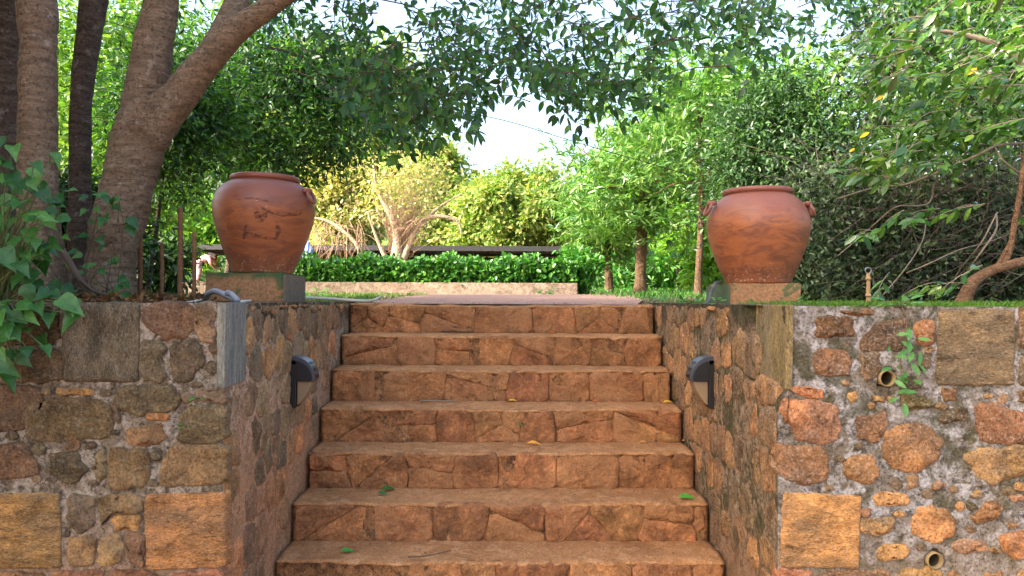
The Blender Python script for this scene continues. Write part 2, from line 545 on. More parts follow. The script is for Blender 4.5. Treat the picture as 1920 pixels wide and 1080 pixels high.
def face_grid(name, O, U, Vv, N, us, vs, amp, mat, parent, seed, edge0=False, flare=None):
    V, Fc = [], []
    for v in vs:
        for u in us:
            k = 1.0
            if edge0: k = min(1.0, abs(u) / 0.05)
            k *= min(1.0, 0.3 + abs(v - vs[-1]) / 0.03)
            h = amp * k * (fbm(u, v, 0, 7, 4, seed) + .5 * fbm(u, v, 0, 25, 3, seed + 5))
            if flare: h += flare(u, v)
            V.append(O + U * u + Vv * v + N * h)
    w_ = len(us)
    flip = U.cross(Vv).dot(N) < 0
    for j in range(len(vs) - 1):
        for i in range(w_ - 1):
            a = j * w_ + i
            q = (a, a + 1, a + 1 + w_, a + w_)
            Fc.append(q[::-1] if flip else q)
    return mesh(name, V, Fc, mat, parent)

X_, Y_, Z_ = Vector((1, 0, 0)), Vector((0, 1, 0)), Vector((0, 0, 1))
def frange(a, b, s):
    n = max(1, int(round((b - a) / s)))
    return [a + (b - a) * i / n for i in range(n + 1)]
vsF = frange(LOW - .05, TOP, 0.018)

WL = thing('retaining_wall', 'brown rubble stone retaining wall with big ochre slabs, left of the stairs', 'wall', (-1.6, YF + .3, LOW))
WR = thing('retaining_wall', 'orange rubble stone wall in pale lichened mortar, right of the stairs', 'wall', (1.6, YF + .3, LOW))
def flareR(u, v): return -0.032 * max(0, min(1, (v + .375) / .035)) * max(0, min(1, (0.46 - u) / .12))
frL = (Vector((0, YF, 0)), X_, Z_, -Y_)
usL = [-6, -4.5, -3.4] + frange(-2.8, -XW, 0.018)
faceL = face_grid('front_face', Vector((-XW, YF, 0)), X_, Z_, -Y_, [u + XW for u in usL], vsF, 0.008, m_mort_l, WL, 3, True)
usR = frange(XW, 2.8, 0.018) + [3.4, 4.5, 6]
def flareRF(u, v): return 0
faceR = face_grid('front_face', Vector((XW, YF, 0)), X_, Z_, -Y_, [u - XW for u in usR], vsF, 0.009, m_mort_r, WR, 13, True)
usI = frange(0, 2.75, 0.02)
sideL = face_grid('side_face', Vector((-XW, YF, 0)), Y_, Z_, X_, usI, vsF, 0.005, m_mort_li, WL, 23, True)
sideR = face_grid('side_face', Vector((XW, YF, 0)), Y_, Z_, -X_, usI, vsF, 0.005, m_mort_ri, WR, 33, True, flareR)
for v in faceR.data.vertices:
    u_ = v.co.x - XW
    v.co.x += 0.032 * max(0, min(1, (v.co.z + .375) / .035)) * max(0, 1 - u_ / .12)
# wall heads
for s, Wp, mm in ((-1, WL, m_mort_li), (1, WR, m_mort_ri)):
    V, Fc = [], []
    def strip(x0, x1, y0, y1, nx, ny):
        o = len(V)
        for j in range(ny + 1):
            for i in range(nx + 1):
                x = x0 + (x1 - x0) * i / nx; y = y0 + (y1 - y0) * j / ny
                V.append((x, y, TOP - 0.001 + 0.006 * (fbm(x, y, 0, 9, 3, 4) if 0 < i < nx and 0 < j else 0)))
        for j in range(ny):
            for i in range(nx):
                a = o + j * (nx + 1) + i
                q = (a, a + 1, a + nx + 2, a + nx + 1)
                Fc.append(q if s > 0 else q[::-1])
    strip(s * (XW + (0.032 if s > 0 else 0)), s * 6, YF, YF + 0.22, 60, 6)
    strip(s * XW, s * (XW + .24), YF + 0.2205, 5.87, 6, 60)
    mesh('wall_head', V, Fc, mm, Wp)
    # mass of the wall behind its faces
    box('wall_core', (s * (XW + 2.5), YF + .5, LOW / 2), (4.8, .7, -LOW - .06), mm, Wp)

def pxpoly(pts, Y=YF):
    return [(lambda q: (q.x, q.z))(P(x, y, Y)) for x, y in pts]

DK = 0.82
def C(r, g, b, k=1.0):
    c = lin((r, g, b)); c = (c[0], c[1] * 1.07, c[2]); y = .3 * c[0] + .6 * c[1] + .1 * c[2]
    return tuple((v * .86 + y * .14) * k for v in c)
LEFT = [
 ('v', (112, 94, 74), [(112, 569), (263, 569), (260, 716), (122, 716)]),
 ('s', (100, 72, 54), [(266, 580), (300, 570), (358, 570), (364, 610), (345, 634), (300, 632), (275, 610)]),
 ('s', (128, 98, 72), [(366, 572), (402, 571), (403, 640), (380, 640), (366, 625)]),
 ('s', (96, 78, 62), [(318, 646), (376, 644), (379, 688), (352, 716), (324, 712)]),
 ('s', (105, 86, 66), [(264, 640), (307, 640), (310, 712), (266, 714)]),
 ('s', (104, 84, 60), [(225, 727), (325, 724), (335, 748), (322, 770), (250, 778), (222, 760)]),
 ('s', (156, 102, 58), [(274, 775), (316, 774), (316, 788), (278, 789)]),
 ('s', (112, 90, 68), [(366, 731), (421, 727), (419, 757), (376, 754)]),
 ('s', (110, 88, 64), [(343, 766), (420, 761), (420, 828), (334, 830)]),
 ('s', (124, 88, 58), [(238, 802), (300, 794), (312, 820), (282, 838), (242, 832)]),
 ('s', (104, 82, 52), [(52, 766), (110, 746), (190, 750), (208, 776), (206, 818), (58, 826)]),
 ('s', (150, 110, 56), [(110, 727), (172, 727), (174, 741), (112, 741)]),
 ('s', (92, 68, 46), [(-30, 727), (70, 724), (82, 758), (48, 802), (-30, 812)]),
 ('s', (116, 82, 58), [(-30, 836), (46, 833), (60, 852), (74, 886), (40, 896), (-30, 898)]),
 ('s', (100, 82, 58), [(94, 853), (118, 847), (148, 850), (160, 875), (150, 898), (130, 906), (103, 892)]),
 ('s', (122, 94, 62), [(205, 844), (275, 843), (285, 870), (272, 912), (206, 915)]),
 ('s', (126, 104, 66), [(180, 850), (200, 846), (203, 885), (188, 905), (178, 880)]),
 ('s', (128, 96, 66), [(322, 837), (421, 834), (421, 906), (301, 909), (304, 885)]),
 ('b', (158, 112, 58), [(-30, 922), (113, 925), (118, 1065), (-30, 1065)]),
 ('s', (120, 98, 74), [(128, 930), (176, 932), (178, 985), (150, 999), (130, 985)]),
 ('s', (162, 116, 66), [(128, 1008), (176, 1003), (176, 1061), (132, 1058)]),
 ('s', (132, 104, 70), [(188, 928), (264, 928), (263, 960), (213, 964), (190, 987)]),
 ('s', (164, 116, 58), [(212, 969), (262, 965), (262, 992), (213, 995)]),
 ('s', (166, 122, 70), [(186, 1010), (226, 1002), (234, 1025), (226, 1056), (186, 1059)]),
 ('s', (140, 100, 70), [(237, 1002), (271, 1000), (272, 1062), (240, 1048)]),
 ('b', (176, 116, 62), [(271, 927), (424, 922), (428, 1063), (276, 1068)]),
 ('s', (84, 64, 46), [(-30, 582), (104, 577), (110, 640), (-30, 650)]),
 ('s', (88, 70, 50), [(-30, 660), (112, 655), (116, 712), (-30, 718)]),
 ('s', (100, 76, 58), [(211, 750), (221, 748), (229, 772), (226, 792), (214, 788)]),
 ('s', (150, 100, 62), [(-30, 1074), (90, 1076), (92, 1140), (-30, 1140)]),
 ('s', (150, 98, 66), [(100, 1072), (190, 1070), (200, 1130), (105, 1138)]),
 ('s', (146, 92, 62), [(205, 1070), (300, 1076), (310, 1140), (215, 1138)]),
 ('s', (152, 96, 64), [(318, 1076), (420, 1070), (424, 1140), (325, 1140)]),
]
RIGHT = [
 ('h', (132, 106, 78), [(1761, 579), (1900, 579), (1901, 722), (1754, 722)]),
 ('s', (124, 92, 62), [(1909, 580), (1950, 580), (1950, 660), (1911, 652)]),
 ('s', (116, 92, 62), [(1912, 668), (1950, 668), (1950, 726), (1910, 722)]),
 ('s', (126, 88, 58), [(1531, 597), (1560, 593), (1598, 596), (1601, 628), (1570, 632), (1530, 630)]),
 ('s', (138, 94, 56), [(1528, 657), (1588, 655), (1593, 700), (1560, 704), (1527, 702)]),
 ('s', (120, 86, 58), [(1622, 630), (1640, 612), (1670, 602), (1697, 600), (1702, 640), (1680, 657), (1645, 655), (1618, 657)]),
 ('s', (136, 98, 64), [(1612, 663), (1648, 661), (1650, 688), (1642, 708), (1617, 710)]),
 ('s', (150, 96, 54), [(1715, 605), (1750, 603), (1751, 642), (1735, 646), (1717, 640)]),
 ('s', (176, 108, 60), [(1484, 727), (1500, 725), (1539, 730), (1537, 744), (1500, 744)]),
 ('s', (186, 130, 62), [(1588, 736), (1603, 734), (1606, 750), (1593, 756)]),
 ('s', (190, 138, 58), [(1637, 742), (1655, 741), (1657, 753), (1639, 753)]),
 ('s', (170, 112, 66), [(1481, 751), (1510, 752), (1563, 756), (1572, 800), (1560, 827), (1500, 827), (1482, 800)]),
 ('s', (160, 104, 62), [(1463, 750), (1476, 750), (1478, 792), (1465, 786)]),
 ('s', (136, 98, 66), [(1604, 783), (1640, 777), (1658, 771), (1663, 800), (1645, 827), (1609, 822)]),
 ('s', (118, 98, 60), [(1690, 738), (1710, 734), (1736, 742), (1753, 759), (1735, 767), (1695, 767)]),
 ('s', (178, 118, 66), [(1660, 812), (1690, 800), (1715, 793), (1740, 803), (1763, 825), (1756, 855), (1730, 879), (1700, 884), (1672, 871), (1657, 845)]),
 ('s', (108, 88, 56), [(1761, 783), (1775, 768), (1808, 762), (1811, 788), (1785, 790), (1768, 795)]),
 ('s', (150, 98, 62), [(1835, 758), (1870, 757), (1900, 772), (1950, 788), (1950, 826), (1880, 831), (1837, 820)]),
 ('s', (182, 134, 70), [(1811, 855), (1830, 845), (1870, 840), (1905, 835), (1932, 842), (1928, 880), (1890, 895), (1858, 907), (1834, 890)]),
 ('s', (162, 112, 66), [(1459, 830), (1482, 838), (1538, 838), (1550, 860), (1546, 900), (1510, 907), (1480, 899), (1457, 880)]),
 ('s', (170, 124, 72), [(1584, 865), (1600, 855), (1632, 854), (1646, 885), (1632, 906), (1600, 903), (1579, 886)]),
 ('s', (154, 114, 74), [(1699, 893), (1720, 886), (1721, 912), (1700, 914)]),
 ('b', (196, 132, 68), [(1468, 922), (1614, 930), (1608, 1065), (1461, 1063)]),
 ('s', (190, 134, 72), [(1637, 931), (1660, 922), (1698, 925), (1701, 940), (1680, 947), (1645, 947)]),
 ('s', (184, 132, 72), [(1615, 975), (1640, 971), (1676, 973), (1675, 990), (1650, 1003), (1617, 998)]),
 ('s', (196, 136, 74), [(1709, 975), (1722, 956), (1745, 951), (1775, 957), (1791, 980), (1784, 1003), (1760, 1013), (1728, 1011), (1712, 996)]),
 ('s', (166, 112, 62), [(1821, 968), (1840, 951), (1858, 940), (1879, 950), (1871, 970), (1830, 981)]),
 ('s', (196, 138, 68), [(1644, 1033), (1662, 1021), (1690, 1021), (1704, 1030), (1695, 1046), (1660, 1050), (1645, 1044)]),
 ('s', (178, 118, 68), [(1786, 1016), (1820, 1011), (1846, 1018), (1849, 1033), (1815, 1037), (1789, 1029)]),
 ('s', (182, 116, 66), [(1877, 1010), (1900, 998), (1950, 992), (1950, 1049), (1900, 1046), (1879, 1026)]),
 ('s', (190, 118, 74), [(1459, 1067), (1520, 1069), (1522, 1096), (1459, 1094)]),
 ('s', (176, 130, 64), [(1678, 1082), (1700, 1069), (1740, 1065), (1766, 1075), (1770, 1105), (1690, 1105)]),
 ('s', (180, 122, 70), [(1775, 1073), (1790, 1068), (1806, 1086), (1800, 1104), (1775, 1104)]),
 ('s', (166, 112, 66), [(1845, 1073), (1881, 1073), (1881, 1100), (1845, 1100)]),
 ('s', (160, 116, 68), [(1816, 926), (1836, 920), (1839, 931), (1822, 933)]),
 ('s', (166, 112, 74), [(1893, 931), (1915, 925), (1920, 936), (1898, 940)]),
 ('s', (150, 104, 62), [(1763, 727), (1792, 727), (1792, 748), (1766, 752)]),
 ('s', (126, 94, 60), [(1905, 732), (1950, 730), (1950, 757), (1912, 754)]),
 ('s', (140, 100, 68), [(1578, 582), (1635, 582), (1635, 590), (1580, 590)]),
 ('s', (92, 76, 52), [(1684, 716), (1714, 704), (1727, 728), (1692, 735)]),
 ('s', (160, 104, 70), [(1615, 952), (1631, 950), (1633, 968), (1617, 970)]),
 ('s', (150, 104, 72), [(1748, 905), (1762, 900), (1770, 912), (1756, 920)]),
 ('s', (150, 104, 70), [(1540, 1072), (1660, 1068), (1665, 1110), (1545, 1115)]),
 ('s', (120, 88, 58), [(1722, 666), (1742, 664), (1744, 690), (1726, 694)]),
]
KS = 0.98
for data, face, mm in ((LEFT, faceL, m_stone_l), (RIGHT, faceR, m_stone_r)):
    for kind, c, pts in data:
        poly = pxpoly(pts)
        if kind == 's':
            cx_ = sum(a[0] for a in poly) / len(poly); cy_ = sum(a[1] for a in poly) / len(poly)
            ex = 1.09 if data is LEFT else 1.10
            poly = [(cx_ + (a[0] - cx_) * ex, cy_ + (a[1] - cy_) * ex) for a in poly]
            stone(face, poly, frL, C(*c, KS * (1.15 if data is LEFT else .95)), mm, 0.009, False, 0.012, dome=0.004, rough=.014, soft=.14)
        else:
            c = tuple(min(255, v_ * (1.08 if kind == 'b' else 1.0)) for v_ in c)
            mt = {'v': m_slab_v, 'h': m_slab_h, 'b': m_slab_h}[kind]
            stone(face, poly, frL, C(*c, KS), mt, 0.014, True, 0.007, 'slab', dome=0.003, rough=0.012, colvar=0.03)
# small filler stones and chips pressed into the mortar between the big ones
def inside(pt, poly):
    x, y = pt; r_ = False
    for i in range(len(poly)):
        (x1, y1), (x2, y2) = poly[i - 1], poly[i]
        if (y1 > y) != (y2 > y) and x < (x2 - x1) * (y - y1) / (y2 - y1) + x1: r_ = not r_
    return r_
def fillers(data, face, mm, n, x0, x1, seed, rmin, rmax, cols, avoid=()):
    rs = random.Random(seed)
    polys = [pxpoly(p) for _, _, p in data]
    placed = []
    for _ in range(n * 40):
        if len(placed) >= n: break
        x, z = rs.uniform(x0, x1), rs.uniform(-1.2, -.02)
        r_ = rs.uniform(rmin, rmax)
        ok = all(math.hypot(x - a, z - b) > r_ + c + .004 for a, b, c in placed) and all(math.hypot(x - a, z - b) > r_ + .045 for a, b in avoid)
        if not ok: continue
        ring = [(x + r_ * 1.15 * math.cos(q), z + r_ * math.sin(q)) for q in [k * math.pi / 4 for k in range(8)]] + [(x, z)]
        if any(inside(q, pl) for q in ring for pl in polys): continue
        placed.append((x, z, r_))
        k = rs.randint(5, 7); a0_ = rs.uniform(0, 6)
        poly = [(x + r_ * rs.uniform(.85, 1.5) * math.cos(a0_ + 2 * math.pi * i / k), z + r_ * rs.uniform(.7, 1.05) * math.sin(a0_ + 2 * math.pi * i / k)) for i in range(k)]
        stone(face, poly, frL, C(*rs.choice(cols), .9), mm, .007, False, .005, dome=.004, rough=.005, soft=.2)
dr = [(lambda q: (q.x, q.z))(P(a, b, YF)) for a, b in ((1662, 709), (1751, 1050))]
fillers(LEFT, faceL, m_stone_l, 46, -2.12, -XW - .03, 3, .018, .036, [(112, 90, 66), (126, 98, 68), (100, 82, 62), (136, 104, 70), (94, 74, 54)])
fillers(RIGHT, faceR, m_stone_r, 26, XW + .14, 2.2, 4, .016, .03, [(140, 104, 70), (160, 112, 66), (120, 96, 70), (172, 122, 70)], dr)
# corner slabs
def corner_slab(face, pts3, th, n, col, mat):
    V = [Vector(p) for p in pts3] + [Vector(p) + n * th for p in pts3]
    Fc = [(0, 1, 2, 3), (7, 6, 5, 4)] + [(i, i + 4, (i + 1) % 4 + 4, (i + 1) % 4) for i in range(4)]
    o = mesh('slab', V, Fc, mat, face, smooth=False)
    bv = o.modifiers.new('bevel', 'BEVEL'); bv.width = 0.004; bv.segments = 2
    o.color = (*col, 1)
m_slab_grey = mat_stone('slab_grey_weathered', (4.0, 4.0, 0.5), dust=(0.30, 0.30, 0.31), dustamt=0.4, lich=0.3)
a0, a1 = P(405, 568, YF - .012), P(405, 724, YF - .012)
corner_slab(sideL, [(-XW + .012, YF - .012, .018), (-XW + .012, YF + .235, .018), (-XW + .012, YF + .235, -.33), (-XW + .012, YF - .012, -.335)], .038, -X_, C(140, 138, 134), m_slab_grey)
b0 = [(1.190, YF - .014, .018), (1.170, YF + .31, .018), (1.164, YF + .31, -.325), (1.182, YF - .014, -.337)]
corner_slab(sideR, b0, .03, X_, C(142, 118, 74), m_slab_v)

# side stones
def side_stones(face, fr, seed, right):
    rs = random.Random(seed)
    seeds = []
    z = -1.70
    while z < 0.0:
        h = rs.uniform(.11, .20)
        u = 0.02 + rs.uniform(0, .06)
        while u < 2.62:
            wd = rs.uniform(.09, .25)
            seeds.append((u + wd / 2 + rs.uniform(-.02, .02), z + h / 2 + rs.uniform(-.05, .05)))
            u += wd
        z += h
    cells = voronoi(seeds, (0.01, -1.72, 2.66, 0.002))
    for s, c in zip(seeds, cells):
        if c is None: continue
        u, z = s
        Y = YF + u
        # hidden behind the flight of stairs
        k = max(0, (5.61 - Y) / 0.30)
        ztread = -0.215 * math.floor(k + 1e-6) if Y < 5.61 else 0
        ztread = -0.215 * math.ceil(k)
        if z < ztread - .08: continue
        if u < .25 and z > -.36 and not right: continue
        if u < .33 and z > -.36 and right: continue
        if not right and u < .06 and -1.13 < z < -.78: c = [(max(x, .055), y) for x, y in c]
        gap = rs.uniform(.006, .016)
        near_step = (z < ztread + .16)
        if right:
            gap = rs.uniform(.002, .018) if (u > .8 or z > -.25) else rs.uniform(.006, .036)
            if rs.random() < .14: continue
            if near_step and rs.random() < .55: continue
            col = rs.choice([(152, 104, 62), (138, 98, 62), (128, 94, 62), (164, 112, 64), (120, 90, 62)])
        else:
            if near_step and rs.random() < .75: continue
            if rs.random() < .12: continue
            col = rs.choice([(136, 98, 64), (124, 92, 62), (116, 88, 62), (150, 104, 60), (128, 100, 72), (108, 86, 66)])
            if rs.random() < .08: col = (172, 110, 60)
        if z < -.85 and not right: col = tuple(int(a * .5 + b * .5) for a, b in zip(col, (158, 100, 64)))
        stone(face, shrink(c, gap), fr, C(*col, 1.22 if right else 1.5), m_stone_r if right else m_stone_l, 0.004, False, 0.011, dome=0.002, rough=.009, soft=.12, floor=.0045)
side_stones(sideL, (Vector((-XW, YF, 0)), Y_, Z_, X_), 5, False)
side_stones(sideR, (Vector((XW, YF, 0)), Y_, Z_, -X_), 9, True)

# drain pipes of the right wall
m_pvc = mat_plain('drain_clay', (0.30, 0.21, 0.10), 0.7)
m_dark = mat_plain('drain_inside', (0.06, 0.045, 0.025), 0.9)
for px, py, tilt in ((1662, 709, .0), (1751, 1050, .0)):
    c = P(px, py, YF)
    V, Fc = [], []
    prof = [(.034, .06), (.034, -.013), (.0305, -.015), (.029, .012), (.029, .20)]
    for r, y in prof:
        for k in range(24):
            a = 2 * math.pi * k / 24
            V.append((c.x + r * math.cos(a), c.y + y, c.z + r * math.sin(a)))
    for j in range(len(prof) - 1):
        for k in range(24):
            Fc.append((j * 24 + k, j * 24 + (k + 1) % 24, (j + 1) * 24 + (k + 1) % 24, (j + 1) * 24 + k))
    Fc.append(tuple(4 * 24 + k for k in range(24)))
    o = mesh('drain_pipe', V, Fc, m_pvc, faceR)
    o.data.materials.append(m_dark)
    for i_, pl in enumerate(o.data.polygons):
        if i_ >= 72: pl.material_index = 1
    # open the bore through the mortar
    me = faceR.data
    for v in me.vertices:
        d = math.hypot(v.co.x - c.x, v.co.z - c.z)
        if d < .036: v.co.y = c.y + .16

# ---------------------------------------------------------------- stairs
ST = thing('stone_stairs', 'flight of red-brown rubble stone steps between the two walls', 'stairs', (0, 4.5, LOW))
RISE, TREAD = 0.215, 0.30
for k in range(8):
    Yn = 5.61 - TREAD * k
    zt = -RISE * k if k < 7 else -1.50
    if k == 6: zt = -1.285
    zb = -RISE * (k + 1) if k < 5 else (-1.285 if k == 5 else (-1.50 if k == 6 else LOW))
    back = Yn + (TREAD + .08 if k else .32)
    xs = frange(-1.135, 1.135, 0.022)
    prof = [('t', back), ('t', Yn + .2), ('t', Yn + .12), ('t', Yn + .07), ('t', Yn + .035), ('e', 0.010, .003), ('e', .003, .008), ('e', 0.0, .014), ('e', .001, .018), ('e', .007, .023), ('e', .009, .09), ('e', .009, .14), ('e', .009, zt - zb + .02)]
    V, Fc = [], []
    for x in xs:
        wob = 0.020 * fbm(x, k * 3.1, 0, 2.6, 3, 2) + .014 * fbm(x, k * 3.1, 0, 12, 3, 7)
        chip = max(0, fbm(x, k * 7.7, 0, 6, 3, 11) - .22) * 0.10
        for q in prof:
            if q[0] == 't':
                y = q[1]; z = zt + 0.008 * fbm(x, y, k, 5, 3, 3) - (0.004 if y < Yn + .05 else 0) - (.010 * math.exp(-(x / .6) ** 2) if y < Yn + .15 else 0)
                if y < Yn + .1: z -= chip * .6
                if k and y == back: z -= .0
            else:
                y = Yn + q[1] + wob + chip; z = zt - q[2] - chip * .5 - (.010 * math.exp(-(x / .6) ** 2) if q[2] < .05 else 0) + (.008 * fbm(x, k, 3, 4, 3, 9) if q[2] < .05 else 0) + 0.004 * fbm(x, q[2], k, 14, 3, 5)
                y += .004 * fbm(x, q[2], k, 16, 3, 8)
            V.append((x, y, z))
    n = len(prof)
    for i in range(len(xs) - 1):
        for j in range(n - 1):
            a = i * n + j
            Fc.append((a, a + 1, a + 1 + n, a + n))
    for e in (0, len(xs) - 1):
        o = len(V)
        V.append((xs[e], back, zb - .02))
        q = [e * n + j for j in range(n)] + [o]
        Fc.append(tuple(q if e else q[::-1]))
    Fc = [f[::-1] for f in Fc]
    step = mesh('step', V, Fc, m_tread, ST)
    step.data.materials.append(m_joint)
    for i_, pl in enumerate(step.data.polygons):
        if i_ < (len(xs) - 1) * (n - 1) and i_ % (n - 1) >= 8: pl.material_index = 1
    # riser stones
    rs = random.Random(100 + k)
    seeds = []
    x = -1.13
    top = zt - .015
    H = top - (zb + .0)
    while x < 1.12:
        wd = rs.choice([.16, .24, .3, .36, .42, .5]) * rs.uniform(.85, 1.15)
        r_ = rs.random()
        if r_ < .62:
            seeds.append((x + wd / 2, zb + H * rs.uniform(.42, .6)))
        elif r_ < .94:
            seeds.append((x + wd * rs.uniform(.4, .6), zb + H * .27)); seeds.append((x + wd * rs.uniform(.35, .65), zb + H * .77))
        else:
            seeds.append((x + wd * .25, zb + H * .72)); seeds.append((x + wd * .75, zb + H * .72)); seeds.append((x + wd * .5, zb + H * .22))
        x += wd
    cells = voronoi(seeds, (-1.13, zb - .01, 1.13, top))
    fr = (Vector((0, Yn + .018, 0)), X_, Z_, -Y_)
    for s, c in zip(seeds, cells):
        if c is None: continue
        ar = abs(sum(c[i][0] * c[(i + 1) % len(c)][1] - c[(i + 1) % len(c)][0] * c[i][1] for i in range(len(c)))) / 2
        if ar < .004: continue
        if rs.random() < .05: continue
        col = rs.choice([(160, 101, 57), (156, 98, 55), (152, 95, 54), (163, 104, 59), (148, 92, 53), (158, 99, 57)])
        wob = 0.020 * fbm(s[0], k * 3.1, 0, 2.6, 3, 2) + .010 * fbm(s[0], k * 3.1, 0, 12, 3, 7)
        fr2 = (Vector((0, Yn + .009 + wob, 0)), X_, Z_, -Y_)
        st = stone(step, shrink(c, rs.uniform(.0005, .0045)), fr2, C(*col, 1.18), m_stone_s, 0.007, False, 0.009, dome=0.003, rough=.016, soft=.12, colvar=.05, floor=.0072)

# red render skirting the steps along both walls
# ---------------------------------------------------------------- foliage builders
def norm(a): return a / (np.linalg.norm(a, axis=1, keepdims=True) + 1e-9)

LEAF6 = np.array([(0, 0, 0), (.30, .42, .10), (.68, .36, .06), (1, 0, -.06), (.68, -.36, .06), (.30, -.42, .10)])
def leaf_cloud(name, pos, dirs, nrm, length, width, mat, parent=None, fold=1.0):
    N = len(pos)
    d = norm(dirs)
    s = norm(np.cross(nrm, d))
    n = np.cross(d, s)
    L = np.asarray(length).reshape(-1, 1) * np.ones((N, 1)); W = np.asarray(width).reshape(-1, 1) * np.ones((N, 1))
    V = np.empty((N, 6, 3))
    for i, (a, b, c) in enumerate(LEAF6):
        V[:, i, :] = pos + d * (a * L) + s * (b * W) + n * (c * W * fold * 1.6)
    base = (np.arange(N) * 6)[:, None]
    q = np.concatenate([base + np.array([0, 3, 2, 1]), base + np.array([0, 5, 4, 3])], axis=1)
    loops = q.ravel()
    starts = np.arange(2 * N) * 4
    return fast_mesh(name, V.reshape(-1, 3), loops, starts, mat, parent)

def rand_dirs(N, up=0.0):
    v = rng.normal(size=(N, 3)); v[:, 2] += up
    return norm(v)

def clumps_in(c, r, n, hollow=.5, bottom=-1.0):
    out = []
    while len(out) < n:
        v = rng.normal(size=3); v /= np.linalg.norm(v)
        if v[2] < bottom: continue
        k = hollow + (1 - hollow) * rng.random() ** .6
        out.append(np.array(c) + v * k * np.array(r))
    return np.array(out)

def clump_leaves(cl, sig, n, flat=.7):
    idx = rng.integers(0, len(cl), n)
    w = rng.uniform(.6, 1.35, len(cl))
    off = rng.normal(size=(n, 3)) * (sig * w[idx])[:, None]
    off[:, 2] *= flat
    return cl[idx] + off, off

def crown(name, parent, c, r, n_clumps, sig, n_leaves, leaf, mat, width=.42, hollow=.5, droop=-.25, bottom=-1, up=.7, extra=None):
    cl = clumps_in(c, r, n_clumps, hollow, bottom)
    if extra is not None: cl = np.concatenate([cl, extra])
    p, off = clump_leaves(cl, sig, n_leaves)
    d = norm(off) + rng.normal(size=p.shape) * .6; d[:, 2] += droop
    nr = norm(p - np.array(c)) * .4 + rng.normal(size=p.shape) * .45; nr[:, 2] += up
    L = leaf * rng.uniform(.65, 1.25, n_leaves)
    o = leaf_cloud(name, p, d, nr, L, L * width, mat, parent)
    return o, cl

def rosettes(name, parent, c, r, n_ros, per, leaf, mat, width=.24, hollow=.3, sig=None, cl=None):
    if cl is None:
        hubs = clumps_in(c, np.array(r) * 1.02, max(14, n_ros // 34), .35)
        cl, _ = clump_leaves(hubs, .17 * (r[0] + r[2]), n_ros, .5)
    N = len(cl) * per
    base = np.repeat(cl, per, axis=0)
    ax = rand_dirs(len(cl), 1.2)
    axr = np.repeat(ax, per, axis=0)
    rd = rng.normal(size=(N, 3)); rd = norm(rd - axr * np.sum(rd * axr, axis=1, keepdims=True))
    d = rd + axr * rng.uniform(-.35, .55, (N, 1)); d[:, 2] -= .15
    nr = axr + rng.normal(size=(N, 3)) * .25
    L = leaf * rng.uniform(.6, 1.2, N)
    return leaf_cloud(name, base + rng.normal(size=(N, 3)) * leaf * .15, d, nr, L, L * width, mat, parent), cl

def ray(px, py, Y): return np.array(P(px, py, Y))

m_bark_near = mat_bark('bark_near', (0.38, 0.275, 0.18), (0.20, 0.14, 0.09), (0.54, 0.46, 0.36))
m_bark_dark = mat_bark('bark_dark', (0.20, 0.15, 0.115), (0.09, 0.067, 0.05), (0.42, 0.38, 0.34))
m_bark_far = mat_bark('bark_far', (0.24, 0.145, 0.08), (0.15, 0.095, 0.06), (0.32, 0.23, 0.16))
m_bark_pale = mat_bark('bark_pale', (0.56, 0.43, 0.30), (0.44, 0.32, 0.21), (0.62, 0.52, 0.40), .6)
m_twig = mat_plain('twig_bark', (0.10, 0.072, 0.052), .9)
m_twig_pale = mat_plain('twig_pale', (0.28, 0.22, 0.16), .9)
m_dry = mat_plain('dry_twigs', (0.50, 0.33, 0.22), .9)

L_DARK = mat_leaf('leaf_dark', [(20, 44, 22), (30, 62, 28), (44, 78, 34), (60, 94, 40)], .25)
L_LEFT = mat_leaf('leaf_left', [(50, 86, 34), (80, 120, 46), (110, 146, 56), (140, 164, 66)], .4)
L_EVER = mat_leaf('leaf_evergreen', [(26, 48, 26), (42, 74, 36), (62, 98, 46), (90, 122, 62)], .25, .4, .6)
L_SHADE2 = mat_leaf('leaf_shade_mixed', [(26, 52, 24), (42, 78, 34), (64, 106, 44), (98, 138, 56)], .38)
L_SHADE = mat_leaf('leaf_shade', [(34, 66, 28), (54, 94, 38), (78, 120, 48), (104, 142, 58)], .4)
L_CAN = mat_leaf('leaf_canopy', [(34, 66, 40), (44, 84, 46), (60, 104, 52), (84, 126, 58)], .42, .5, .35)
L_CAN_O = mat_leaf('leaf_canopy_single', [(34, 66, 40), (44, 84, 46), (60, 104, 52), (84, 126, 58)], .42, .45, .45, isl=False)
L_MID = mat_leaf('leaf_mid', [(46, 82, 30), (66, 108, 38), (88, 132, 46), (112, 150, 56)], .35)
L_BRIGHT = mat_leaf('leaf_bright', [(76, 122, 40), (100, 150, 50), (128, 170, 58), (160, 186, 70)], .45)
L_YEL = mat_leaf('leaf_yellow', [(116, 138, 62), (146, 154, 84), (176, 172, 104), (196, 176, 128), (196, 168, 130)], .4)
L_YG = mat_leaf('leaf_yellow_green', [(84, 118, 52), (112, 140, 62), (146, 160, 78), (172, 164, 96), (100, 132, 60), (126, 148, 70)], .4)
L_FRESH = mat_leaf('leaf_fresh', [(56, 98, 44), (84, 130, 56), (110, 148, 68), (134, 164, 84)], .34, .32, .7)
L_HEDGE = mat_leaf('leaf_hedge', [(36, 84, 30), (56, 114, 38), (80, 140, 48), (110, 160, 62)], .3, .35, .6)
L_SHRUB = mat_leaf('leaf_shrub', [(40, 72, 32), (60, 98, 40), (84, 124, 50), (108, 144, 60)], .35, .25, .9)
L_SHRUB_O = mat_leaf('leaf_shrub_single', [(42, 76, 34), (62, 102, 42), (86, 130, 50), (112, 148, 60), (130, 160, 66)], .35, .22, 1.0, isl=False)
